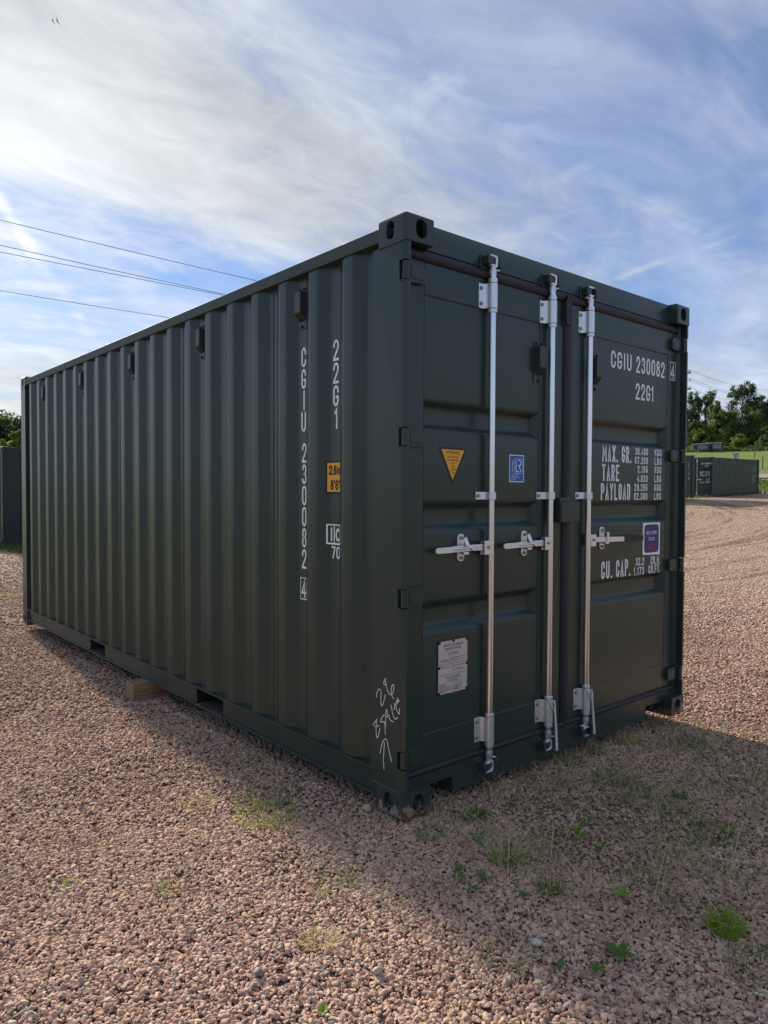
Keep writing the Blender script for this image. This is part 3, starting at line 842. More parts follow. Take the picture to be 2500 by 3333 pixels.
    def lrp(p):
        p.frame(.7875, .8505, 1.5075, 1.5815, .0018, .0019)
        v, f = ribbon([(.800, 1.573), (.800, 1.517), (.824, 1.517)], .0048); p.put(v, f, .0019)
        v, f = ribbon([(.815, 1.573), (.828, 1.573)] + arc(.828, 1.5605, .0125, .0125, 90, -90, 8) + [(.820, 1.548), (.841, 1.516)], .0048); p.put(v, f, .0019)
        for i, t in enumerate(('CONTAINER', 'CERTIFICATION', 'SCHEME')): p.text(t, .7635, 1.4955 - .0108 * i, .0098, 'LEFT', .92, .0019)
        v, f = small_text('CERTIFIED', .0142, 'LEFT', .95)
        p.put([(-b, a) for a, b in v], f, .0019, .7785, 1.511)
    dprint('lettering', M['white'], lr, lrp)
    ez = dprint('sticker', M['white'], rd, lambda p: p.poly([(2.007, 1.0345), (2.2085, 1.0285), (2.2085, 1.2285), (2.007, 1.2300)]), 'navy easy open door sticker')
    dprint('sticker_face', M['navy'], ez, lambda p: p.poly(rrect(2.024, 2.194, 1.045, 1.219, .026), .0014))
    def ezt(p):
        p.text('EASY OPEN', 2.108, 1.158, .030, ws=.82, off=.0019); p.text('DOOR', 2.108, 1.120, .030, ws=.82, off=.0019)
    dprint('lettering', M['white'], ez, ezt)
    def ezr(p):
        p.frame(2.066, 2.146, 1.066, 1.093, .0022, .0019); p.text('PATENTED', 2.106, 1.0735, .0185, ws=.80, off=.0019)
    dprint('lettering', M['red'], ez, ezr)
    # --- data plate
    pl_b = MB().box(.2630, .4545, DY - .0030, DY + .0005, .4865, .7310)
    dp = part('data_plate', pl_b, M['plate'], ld, bevel=.0015, label='pale metal approval plate')
    part('plate_frame', MB().box(.2570, .4600, DY - .0055, DY + .0005, .7312, .7370).box(.2570, .2628, DY - .0025, DY + .0005, .480, .7310).box(.4547, .4600, DY - .0025, DY + .0005, .480, .7310), P_, dp)
    rv = MB()
    for x, z in ((.268, .7245), (.358, .7265), (.449, .7245), (.267, .611), (.450, .611), (.268, .4925), (.449, .4925)): rv.cyl((x, DY - .006, z), (x, DY - .001, z), .0062, 10)
    o = part('rivet', rv, M['hole'], dp); o['kind'] = 'stuff'
    def plt(p):
        o_ = 0.0005
        p.text('APPROVED FOR TRANSPORT', .360, .7030, .0165, ws=.62, off=o_); p.text('UNDER CUSTOMS SEAL', .358, .6865, .0165, ws=.62, off=o_)
        p.frame(.324, .394, .6625, .6775, .0009, o_); p.text('GB/C 9093 LR/2021', .359, .6665, .0098, ws=.72, off=o_)
        p.text('TYPE', .268, .6365, .0098, 'LEFT', .7, o_); p.frame(.285, .331, .633, .646, .0009, o_); p.text('PQ-20G-899H', .308, .6365, .0092, ws=.66, off=o_)
        p.text("MANUFACTURER'S NO", .336, .6445, .0092, 'LEFT', .66, o_); p.text('OF THE CONTAINER', .336, .6335, .0092, 'LEFT', .66, o_); p.frame(.404, .448, .637, .650, .0009, o_)
        for z in (.6255, .6215, .5755, .5715): p.line((.266, z), (.452, z), .0007, o_)
        p.line((.359, .6215), (.359, .5755), .0011, o_)
        p.text("OWNER'S NO", .268, .609, .0088, 'LEFT', .66, o_); p.frame(.305, .356, .606, .617, .0009, o_)
        p.text('TIMBER COMPONENT TREATMENT', .364, .607, .0080, 'LEFT', .6, o_); p.text('IM', .364, .589, .0088, 'LEFT', .66, o_); p.frame(.374, .424, .5855, .598, .0009, o_); p.text('TAILILEUM 400', .399, .589, .0082, ws=.62, off=o_); p.text('2021', .428, .589, .0082, 'LEFT', .62, o_)
        p.text('CSC SAFETY APPROVAL', .358, .5555, .0150, ws=.62, off=o_)
        p.frame(.320, .400, .5400, .5525, .0009, o_); p.text('GB-LR 26267-07/2021', .360, .5432, .0090, ws=.72, off=o_)
        for i, t in enumerate(('DATE MANUFACTURED', 'IDENTIFICATION NO', 'MAXIMUM OPERATING GROSS MASS', 'ALLOWABLE STACKING LOAD FOR 1.8G', 'TRANSVERSE RACKING TEST FORCE')): p.text(t, .268, .5285 - .0078 * i, .0074, 'LEFT', .58, o_)
        for i in range(5): p.frame(.352, .412, .4945 + .0082 * i, .5030 + .0082 * i, .0008, o_)
        for i, t in enumerate(('15,000 NEWTONS', '192,000 KG 423,287 LB', '30,480 KG 67,200 LB')): p.text(t, .382, .4970 + .0082 * i, .0062, ws=.58, off=o_)
        p.frame(.417, .449, .4965, .548, .0009, o_)
    dprint('lettering', M['black'], dp, plt, org=(0, DY - .003, 0))
    # --- small vents on the doors and the sides
    def vent_parts(parent, T, side):
        base, cov = MB(), MB()
        base.prism(rrect(-.036, .036, -.108, .100, .004, 2), 0, .004, 'z')
        cov.add([(-.026, -.070 + 0, .004), (.026, -.070, .004), (.026, .078, .004), (-.026, .078, .004), (-.026, -.030, .038), (.026, -.030, .038), (.026, .074, .036), (-.026, .074, .036)],
                [(0, 1, 5, 4), (1, 2, 6, 5), (2, 3, 7, 6), (3, 0, 4, 7), (4, 5, 6, 7), (0, 3, 2, 1)])
        lou, scr = MB(), MB()
        for k in range(5):
            t = .12 + .17 * k; lou.box(-.022, .022, -.070 + .040 * t - .0016, -.070 + .040 * t + .0016, .004 + .034 * t - .001, .004 + .034 * t + .0028)
        for x, y in ((-.018, .090), (.018, .090), (0, -.096)): scr.cyl((x, y, .0045), (x, y, .0095), .0075, 6)
        for mbx in (base, cov, lou, scr): mbx.v = [tuple(T @ Vector(v)) for v in mbx.v]
        v = part('vent', base, M['plastic'], parent, bevel=.001)
        part('vent_cover', cov, M['plastic'], v, bevel=.003); part('louvre', lou, M['hole'], v)['kind'] = 'stuff'; part('screw', scr, M['hole'], v)['kind'] = 'stuff'
    def basis(org, right, up, nrm):
        m = Matrix.Identity(4)
        for i, v in enumerate((right, up, nrm)): m.col[i][:3] = v
        m.col[3][:3] = org
        return m
    vent_parts(ld, basis((.965, DY, 2.082), (1, 0, 0), (0, 0, 1), (0, -1, 0)), 0)
    vent_parts(rd, basis((1.468, DY, 2.085), (1, 0, 0), (0, 0, 1), (0, -1, 0)), 0)
    for k in range(5):
        yc = .378 + .27965 * (1 + 4 * k) + .072 + .068 + .035 + .0
        vent_parts(root, basis((VX - .001, yc - .003, 2.348), (0, -1, 0), (0, 0, 1), (-1, 0, 0)), 1)
        vent_parts(root, basis((W - VX + .001, yc - .003, 2.348), (0, 1, 0), (0, 0, 1), (1, 0, 0)), 1)
    # --- side lettering (both long sides carry it, near the right-hand end as one looks at it)
    def side_print(nm, mat, parent, fn, far=False, label=None, lift=.0014):
        p = Print((0, 0, 0), (1, 0, 0), (0, 0, 1), (0, -1, 0)); fn(p)
        out = MB()
        for f in p.mb.f:
            pass
        vs = []
        for x, y_off, z in p.mb.v:
            off = -y_off; yy_ = -x
            if far: vs.append((W - wall_x(yy_) + off * 0 + lift + (off - .0012), L - 0 - yy_ if False else yy_, z))
            else: vs.append((wall_x(yy_) - lift - (off - .0012), yy_, z))
        out.v = vs; out.f = p.mb.f
        return part(nm, out, mat, parent, label=label)
    def col_a(p):
        for i, c in enumerate('CGIU'): p.strokes(c, -.8435, -.8015, 2.0465 - .1093 * i, .1000, .0118) if c != 'I' else p.strokes(c, -.832, -.806, 2.0465 - .1093 * i, .1000, .0118)
    def col_f(p):
        for i, c in enumerate('230082'): p.strokes(c, -.8375, -.7955, 1.5600 - .1085 * i, .1000, .0118)
    def col_b(p): p.frame(-.8505, -.7875, .858, .972, .0045); p.strokes('4', -.8405, -.7985, .868, .093, .0112)
    def col_c(p):
        for i, c in enumerate('22G1'): p.strokes(c, -.5700, -.5250, 2.0430 - .1093 * i, .1010, .0122) if c != '1' else p.strokes(c, -.556, -.528, 2.0430 - .1093 * i, .1010, .0122)
    def col_d(p):
        p.frame(-.6105, -.5020, 1.157, 1.256, .0075); p.line((-.5585, 1.160), (-.5585, 1.253), .0075)
        p.strokes('i', -.592, -.570, 1.172, .068, .0105); p.strokes('c', -.548, -.510, 1.172, .092, .0105)
    def col_e(p): p.strokes('7', -.580, -.548, 1.088, .060, .009); p.strokes('0', -.541, -.508, 1.088, .060, .009)
    for fn in (col_a, col_f, col_b, col_c, col_d, col_e): side_print('lettering', M['white'], root, fn)
    def sub(pts_x, z0, z1, off):
        return pts_x
    def strip(p, x0, x1, z0, z1, off, n=14):
        for k in range(n):
            a, b = x0 + (x1 - x0) * k / n, x0 + (x1 - x0) * (k + 1) / n; p.put([(a, z0), (b, z0), (b, z1), (a, z1)], [(0, 1, 2, 3)], off)
    hs = side_print('sticker', M['black'], root, lambda p: strip(p, -.615, -.498, 1.402, 1.562, .0012), label='yellow height sticker with black border')
    side_print('sticker_face', M['yellow'], hs, lambda p: strip(p, -.605, -.498, 1.412, 1.553, .0020))
    def hts(p):
        p.strokes('2', -.5965, -.573, 1.494, .047, .0085, .0028); p.strokes(',', -.573, -.562, 1.494, .047, .0085, .0028); p.strokes('6', -.562, -.5385, 1.494, .047, .0085, .0028); p.strokes('m', -.534, -.502, 1.494, .047, .0080, .0028)
        p.strokes('8', -.588, -.563, 1.420, .050, .0085, .0028); p.strokes("'", -.561, -.553, 1.420, .050, .0075, .0028); p.strokes('6', -.549, -.524, 1.420, .050, .0085, .0028); p.strokes('"', -.520, -.504, 1.420, .050, .0065, .0028)
    side_print('lettering', M['black'], hs, hts)
    # the other long side: same marks at its closed-end edge
    def far_side():
        p = Print((W - VX, 0, 0), (0, 1, 0), (0, 0, 1), (1, 0, 0)); b0 = .378 + .27965 * 19
        ya = b0 - .068 - .035; yb = ya - .27965
        def fl(fn):
            p = Print((W - VX, 0, 0), (0, 1, 0), (0, 0, 1), (1, 0, 0)); fn(p); part('lettering', p.mb, M['white'], root)
        fl(lambda p: [p.strokes(c, yb - .021, yb + .021, 2.0465 - .1093 * i, .1, .0118, .002) for i, c in enumerate('CGIU')])
        fl(lambda p: [p.strokes(c, yb - .021, yb + .021, 1.56 - .1085 * i, .1, .0118, .002) for i, c in enumerate('2300629')])
        fl(lambda p: [p.strokes(c, ya - .022, ya + .022, 2.043 - .1093 * i, .101, .0122, .002) for i, c in enumerate('22G1')])
        fl(lambda p: p.frame(ya - .04, ya + .04, 1.157, 1.256, .0075, .002)); fl(lambda p: p.strokes('70', ya - .03, ya + .03, 1.088, .06, .009, .002))
        q = Print((W - VX, 0, 0), (0, 1, 0), (0, 0, 1), (1, 0, 0)); q.poly([(ya - .04, 1.405), (ya + .04, 1.405), (ya + .04, 1.56), (ya - .04, 1.56)], .002)
        part('sticker', q.mb, M['yellow'], root)
    far_side()
    # --- locking bars
    def bar(xr, direction, ropes):
        yr = .030; rr = .0168
        b = MB().cyl((xr, yr, .150), (xr, yr, 2.462), rr, 20)
        lb = part('locking_bar', b, M['pipe'], root, smooth=40)
        # bearing brackets
        def wrap(z0, z1, flange, holes):
            t = .0035; R0 = rr + .0055
            path = [(xr - flange, DY - .002), (xr - .040, DY - .002), (xr - .033, DY - .006), (xr - R0, yr + .006)] + [(xr + R0 * math.cos(a), yr - R0 * math.sin(a)) for a in np.linspace(PI * .98, 0.02 * PI, 11)] + [(xr + R0, DY - .001)]
            v, f = ribbon(path, t)
            mb = MB(); n = len(v)
            vs = [(x, y, z0) for x, y in v] + [(x, y, z1) for x, y in v]
            m = n // 2
            fs = []
            for i in range(m - 1):
                A, B, C_, D_ = 2 * i, 2 * i + 1, 2 * i + 3, 2 * i + 2
                fs += [(A, B, C_, D_), (n + D_, n + C_, n + B, n + A), (A, D_, n + D_, n + A), (B, n + B, n + C_, C_)]
            fs += [(0, n, n + 1, 1), (2 * m - 2, 2 * m - 1, n + 2 * m - 1, n + 2 * m - 2)]
            mb.add(vs, fs)
            br_ = part('bar_bracket', mb, M['zinc'], lb, smooth=35, bevel=.0012)
            hz = [z0 + .022, z1 - .022] if z1 - z0 > .06 else [(z0 + z1) / 2]
            for z in hz:
                bx_ = xr - flange + .015
                part('bolt', MB().cyl((bx_, DY - .012, z), (bx_, DY - .004, z), .0075, 6).cyl((bx_, DY - .0045, z), (bx_, DY - .0035, z), .010, 12), M['bolt'], lb)
                a = .22
                part('rivet_hole', MB().cyl((xr + R0 * math.cos(a) * 1.0, yr - R0 * math.sin(a), z), (xr + (R0 + .0035) * math.cos(a), yr - (R0 + .0035) * math.sin(a), z), .0052, 10), M['hole'], lb)
        wrap(2.282, 2.398, .066, 2); wrap(.216, .334, .074, 2); wrap(1.378, 1.415, .078, 1)
        for z0, z1 in ((2.400, 2.424), (2.262, 2.281), (.336, .352), (.190, .2145)):
            part('bar_collar', MB().cyl((xr, yr, z0), (xr, yr, z1), rr + .0058, 20), M['zinc'], lb, smooth=40, bevel=.002)
        # cams and their keepers at head and sill
        for zc, sgn in ((2.502, 1), (.096, -1)):
            cm_ = MB()
            stem0 = 2.462 if sgn > 0 else .150
            cm_.tube([(xr, yr, stem0 - sgn * .022), (xr, yr, stem0 - sgn * .004), (xr, yr + .001, stem0 + sgn * .010), (xr, yr + .002, zc - sgn * .012)], [rr * 1.04, rr * 1.12, rr * .92, rr * .72], 12)
            c_out = [(-.024, -.022), (.014, -.030), (.026, -.020), (.028, .018), (.018, .030), (-.024, .030), (-.024, .021), (.010, .019), (.014, .010), (.012, -.010), (.006, -.016), (-.024, -.013)]
            cm_.prism([(xr + direction * a - .002, zc + sgn * c) for a, c in c_out], yr - .012, yr + .010, 'y')
            cm_.prism([(xr + direction * .020, zc - sgn * .042), (xr + direction * .044, zc - sgn * .037), (xr + direction * .044, zc - sgn * .030), (xr + direction * .020, zc - sgn * .033)], yr - .010, yr + .012, 'y')
            part('bar_cam', cm_, M['zinc'], lb, bevel=.0025, smooth=40)
            kp = MB()
            kp.prism(rrect(xr - .064, xr + .060, zc - .036, zc + .034, .012, 3), .0485, .0545, 'y')
            kp.prism([(xr - .052, zc - .020), (xr - .012, zc - .016), (xr - .012, zc + .016), (xr - .052, zc + .022)], .012, .048, 'y')
            kp.prism([(xr + .030, zc - .026), (xr + .056, zc - .022), (xr + .058, zc + .012), (xr + .046, zc + .026), (xr + .030, zc + .024)], .014, .048, 'y')
            part('cam_keeper', kp, P_, lb, bevel=.004, smooth=40, label='dark painted steel keeper')
        return lb
    bars = [bar(.581, 1, 0), bar(1.043, 1, 1), bar(1.381, -1, 1)]
    # --- handles, hubs and catches
    def lever(lb, xr, direction, grip=False):
        yh = .026; zc = 1.1555
        sx = -1 if direction < 0 else 1
        h = MB()
        Lh = .372
        def X(a): return xr + sx * a
        out = [(X(.020), zc + .014), (X(.190), zc + .0135), (X(.255), zc + .0120), (X(.275), zc + .0095), (X(Lh - .012), zc + .0085), (X(Lh), zc + .001), (X(Lh), zc - .012), (X(Lh - .012), zc - .0185), (X(.275), zc - .018), (X(.255), zc - .0165), (X(.190), zc - .0155), (X(.020), zc - .0155)]
        if grip: out = [(X(.020), zc + .013), (X(.36), zc + .004), (X(.36), zc - .026), (X(.020), zc - .017)]
        h.prism(out, yh - .004, yh + .004, 'y')
        if not grip:
            h.tube([(X(.075), yh - .0045, zc + .002), (X(.110), yh - .0075, zc + .001), (X(.235), yh - .0075, zc - .002), (X(.265), yh - .0045, zc - .003)], [.002, .006, .006, .002], 8)
        part('bar_handle', h, M['zinc'], lb, bevel=.003, smooth=40)
        if grip:
            part('handle_grip', MB().prism([(X(.3605), zc + .0055), (X(.565), zc + .0045), (X(.565), zc - .0275), (X(.3605), zc - .0275)], yh - .006, yh + .006, 'y'), M['rubber'], lb, bevel=.003)
        hub = MB()
        hub.prism([(yh - .0135, zc - .038), (yh - .0095, zc - .038), (yh - .0095, zc + .020), (yh - .006, zc + .0245), (yh + .006, zc + .0245), (yh + .0095, zc + .020), (yh + .0095, zc - .038), (yh + .0135, zc - .038), (yh + .0135, zc + .024), (yh + .008, zc + .0285), (yh - .008, zc + .0285), (yh - .0135, zc + .024)], min(X(.008), X(.060)), max(X(.008), X(.060)), 'x')
        part('handle_hub', hub, M['zinc'], lb, bevel=.002, smooth=40)
        part('bolt', MB().cyl((X(.034), yh - .0195, zc - .002), (X(.034), yh - .0135, zc - .002), .0078, 10), M['bolt'], lb)
        c = MB(); xc = X(.178)
        c.prism(rrect(xc - .023, xc + .023, zc - .064, zc + .064, .018, 5), DY - .006, DY + .0005, 'y')
        c.box(xc - .014, xc + .014, yh + .006, DY - .006, zc - .030, zc - .019)
        c.prism([(xc - .018, zc - .031), (xc + .016, zc - .031), (xc + .016, zc - .018), (xc - .018, zc - .018)], yh - .009, yh + .006, 'y')
        part('handle_catch', c, M['zinc'], lb, bevel=.002, smooth=40)
        sh = MB()
        pth = [(xc - .002, zc + .048), (xc - .004, zc + .028), (xc + .004, zc + .012), (xc + .024, zc + .004), (xc + .040, zc - .004), (xc + .052, zc - .014)]
        wd = [.013, .012, .014, .012, .012, .009]
        vs, fs = [], []
        for (a, b_), w_ in zip(pth, wd):
            yy_ = yh - .008 if b_ < zc + .03 else yh + .004
            vs += [(a - w_ * .8, yy_, b_ - w_ * .3), (a + w_ * .8, yy_, b_ + w_ * .3), (a + w_ * .8, yy_ - .0045, b_ + w_ * .3), (a - w_ * .8, yy_ - .0045, b_ - w_ * .3)]
        for i in range(len(pth) - 1):
            for k in range(4): fs.append((4 * i + k, 4 * i + (k + 1) % 4, 4 * i + 4 + (k + 1) % 4, 4 * i + 4 + k))
        fs += [(0, 1, 2, 3), (4 * len(pth) - 1, 4 * len(pth) - 2, 4 * len(pth) - 3, 4 * len(pth) - 4)]
        if not grip:
            sh.add(vs, fs); part('catch_latch', sh, M['zinc'], lb, bevel=.0015, smooth=50)
        else:
            part('catch_latch', MB().box(xc - .006, xc + .016, yh - .010, yh - .0045, zc - .022, zc + .036).box(xc - .004, xc + .006, yh - .0100, DY - .006, zc + .030, zc + .036), M['zinc'], lb, bevel=.002)
        for dz in (.046, -.048):
            part('bolt', MB().cyl((xc + .002, DY - .017, zc + dz), (xc + .002, DY - .006, zc + dz), .0085, 6), M['bolt'], lb)
    lever(bars[0], .581, -1); lever(bars[1], 1.043, -1); lever(bars[2], 1.381, 1, True)
    # --- lock box over the door joint
    lbx = MB().box(1.095, 1.180, .004, DY - .003, 1.256, 1.386)
    k = part('lock_box', lbx, P_, root, bevel=.003)
    part('lock_box_cover', MB().box(1.0985, 1.258, -.004, .032, 1.2575, 1.3640), P_, k, bevel=.006)
    part('lock_box_hinge', MB().box(1.120, 1.190, -.002, .028, 1.3650, 1.3690).cyl((1.112, .006, 1.371), (1.186, .006, 1.371), .0035, 8), P_, k)
    part('lock_hook', MB().tube([(1.262, .030, 1.275), (1.268, .030, 1.279), (1.270, .030, 1.290), (1.269, .030, 1.305)], .0035, 8), P_, k, smooth=60)
    # --- chalk writing on the near post
    CHALK = [[(.120, .596), (.133, .584), (.136, .566), (.119, .567), (.125, .583)], [(.121, .586), (.118, .565), (.108, .543), (.093, .529), (.078, .534), (.068, .556), (.066, .578), (.075, .579), (.086, .562), (.084, .533), (.067, .517)], [(.184, .498), (.185, .511), (.176, .533), (.159, .543), (.151, .528), (.155, .498), (.153, .471), (.143, .470), (.130, .503), (.123, .525)], [(.178, .403), (.202, .377), (.206, .366)], [(.183, .392), (.187, .346), (.181, .315), (.171, .325), (.164, .352), (.160, .368)], [(.195, .364), (.164, .377)], [(.128, .435), (.145, .421), (.160, .395), (.149, .396), (.130, .405), (.124, .392), (.126, .367), (.122, .348)], [(.122, .382), (.120, .427), (.119, .454), (.114, .465), (.100, .422), (.070, .416)], [(.115, .428), (.093, .439)], [(.086, .489), (.078, .462), (.067, .435), (.052, .431), (.041, .446)], [(.042, .528), (.049, .507), (.067, .493)], [(.038, .521), (.056, .486), (.042, .465), (.031, .456), (.030, .486)], [(.053, .509), (.067, .469)], [(.031, .521), (.053, .492)], [(.158, .252), (.152, .281), (.139, .314), (.122, .331), (.110, .324), (.101, .290), (.079, .238)], [(.128, .312), (.133, .266), (.135, .231), (.131, .191)]]
    cw = MB()
    for s_ in CHALK:
        # smooth the hand strokes
        pts = [Vector(q) for q in s_]
        for _ in range(2):
            q = [pts[0]]
            for a, b in zip(pts[:-1], pts[1:]): q += [a * .75 + b * .25, a * .25 + b * .75]
            pts = q + [pts[-1]]
        v, f = ribbon([tuple(q) for q in pts], .0042); cw.add([(.0030, a, b) for a, b in v], f)
    part('chalk_writing', cw, M['chalk'], root, label='white chalk scrawl and arrow')
    # --- a small tie hook low on the side
    part('lashing_ring', MB().tube([(.020, 1.262 + .012 * math.cos(t), .196 + .022 * math.sin(t)) for t in np.linspace(0, PI, 9)], .004, 8), P_, root, smooth=60)
    return root, doors


box, box_doors = build_container()
tag(box, 'large dark green shipping container filling the scene, chalk writing on its corner post', 'shipping container', 'shipping containers in the yard')


def copy_tree(o, parent=None, skip=(), mat=None, depth=0):
    c = o.copy(); COL.objects.link(c)
    if parent is not None: c.parent = parent
    if mat and c.type == 'MESH':
        for s_ in c.material_slots:
            if s_.material in (M['paint'], M['paint_worn'], M['paint_dull']): s_.link = 'OBJECT'; s_.material = mat
    for ch in list(o.children):
        if ch.name.split('.')[0] in skip: continue
        copy_tree(ch, c, skip, mat, depth + 1)
    return c


def place_corner(root, lx, ly, wx, wy, wz, phi):
    c, s_ = math.cos(phi), math.sin(phi)
    root.rotation_euler = (0, 0, phi); root.location = (wx - (c * lx - s_ * ly), wy - (s_ * lx + c * ly), wz)


SKIP = ('chalk_writing', 'weld_seam', 'rivet_hole', 'screw', 'louvre', 'lock_hook', 'fork_pocket_x')
b2 = copy_tree(box, skip=SKIP); place_corner(b2, W, 0, 43.677, 19.275, 1.113, R(-93.5))
tag(b2, 'far dark green container on the yard edge, door end and full long side showing', 'shipping container', 'shipping containers in the yard')
b3 = copy_tree(box, skip=SKIP); place_corner(b3, 0, 0, 40.811, 19.021, 1.099, R(83))
tag(b3, 'far green container hiding part of another one, only a strip of its long side showing', 'shipping container', 'shipping containers in the yard')
b4 = copy_tree(box, skip=SKIP, mat=M['paint_grey']); place_corner(b4, W, L, 2.70, 18.9, -0.03, R(181.5))
tag(b4, 'blue grey container with a scuffed closed end, standing on grass beyond the long side', 'shipping container', 'shipping containers in the yard')
for ch in list(b2.children_recursive):
    if ch.name.startswith('lettering') and ch.get('label') == 'white serial number':
        p = Print((0, DY + .001, 0), (1, 0, 0), (0, 0, 1), (0, -1, 0))
        p.strokes('230062', 1.906, 2.236, 2.130, .098, .0150)
        ch.data = p.mb.mesh('lettering', M['white'])

# ------------------------------------------------------------------ timbers under the container
def timber(x0, x1, y0, y1, z0, z1, label):
    mb = MB(); cx, cy, cz = (x0 + x1) / 2, (y0 + y1) / 2, (z0 + z1) / 2
    mb.box(x0 - cx, x1 - cx, y0 - cy, y1 - cy, z0 - cz, z1 - cz)
    o = part('timber_block', mb, M['wood'], None, bevel=.006); o.location = (cx, cy, cz)
    tag(o, label, 'timber', 'timbers carrying containers')
timber(-.118, .75, 2.700, 2.842, -.082, .0565, 'square sawn timber block jutting out under the long side of the near container')
for lx, ly, rt, lab in ((W - .5, .35, b2, 'timber under the door end of the far container'), (W - .5, 5.2, b2, 'timber under the closed end of the far container'), (.4, 5.7, b3, 'timber under the half hidden far container'), (W - .35, L - .55, b4, 'dark timber under the scuffed blue grey container')):
    v = Matrix.Translation(rt.location) @ Matrix.Rotation(rt.rotation_euler.z, 4, 'Z') @ Vector((lx, ly, 0))
    zt = rt.location.z
    mb = MB().box(-.45, .45, -.09, .09, -.16, .055)
    o = part('timber_block', mb, M['wood'], None); o.location = (v.x, v.y, zt); o.rotation_euler = (0, 0, rt.rotation_euler.z); tag(o, lab, 'timber', 'timbers carrying containers')

# ------------------------------------------------------------------ ropes hanging from two locking bars
def rope(xr, label, zlow, drift):
    mb = MB()
    def twist(path, r_off, r, turns, n=90):
        P = [Vector(q) for q in path]; seg = [0.0]
        for a, b in zip(P[:-1], P[1:]): seg.append(seg[-1] + (b - a).length)
        for ph in (0, PI):
            pts = []
            for i in range(n + 1):
                s_ = seg[-1] * i / n; j = max(0, min(len(P) - 2, int(np.searchsorted(seg, s_, side='right')) - 1))
                t = (s_ - seg[j]) / max(seg[j + 1] - seg[j], 1e-9); q = P[j].lerp(P[j + 1], t)
                d = (P[j + 1] - P[j]).normalized(); a = d.cross(Vector((0, 1, 0.2))).normalized(); b = d.cross(a)
                an = turns * 2 * PI * i / n + ph; pts.append(q + (a * math.cos(an) + b * math.sin(an)) * r_off)
            mb.tube(pts, r, 5)
    up = [(xr - .020, .030, .352), (xr - .024, .012, .338), (xr - .014, .004, .315), (xr + .006, .000, .285), (xr + .022, .002, .262)]
    twist(up, .0020, .0026, 14)
    twist([(xr + .024, .010, .325), (xr + .026, .006, .300), (xr + .024, .003, .262), (xr + .026 + drift * .3, .004, .200), (xr + .030 + drift, .006, zlow)], .0030, .0034, 11)
    twist([(xr + .025, .003, .255), (xr + .034 + drift * .4, .006, .180), (xr + .040 + drift, .008, zlow + .004), (xr + .034 + drift, .006, zlow - .004)], .0026, .0032, 9)
    o = part('rope', mb, M['rope'], None, smooth=60); tag(o, label, 'rope', 'ropes tied to the locking bars')
rope(1.043, 'twisted cream rope hanging from the middle locking bar, beside the door joint', .062, .012)
rope(1.381, 'twisted cream rope hanging from the locking bar under the painted weights', .075, .018)

# ------------------------------------------------------------------ gravel stones (one scatter, geometry nodes)
def hull_stone(seed):
    rs = random.Random(seed); bm = bmesh.new()
    sx, sy, sz = rs.uniform(.85, 1.25), rs.uniform(.7, 1.0), rs.uniform(.38, .62)
    for _ in range(13):
        v = Vector((rs.gauss(0, 1), rs.gauss(0, 1), rs.gauss(0, 1))).normalized() * rs.uniform(.82, 1.08)
        bm.verts.new((v.x * sx, v.y * sy, v.z * sz))
    r = bmesh.ops.convex_hull(bm, input=bm.verts)
    bmesh.ops.delete(bm, geom=[e for e in r['geom_interior'] if isinstance(e, bmesh.types.BMVert)], context='VERTS')
    bmesh.ops.bevel(bm, geom=bm.edges[:], offset=.035, segments=1, affect='EDGES')
    bmesh.ops.recalc_face_normals(bm, faces=bm.faces)
    me = bpy.data.meshes.new('stone'); bm.to_mesh(me); bm.free(); me.materials.append(M['stone']); me.shade_smooth(); me.set_sharp_from_angle(angle=R(38))
    return me


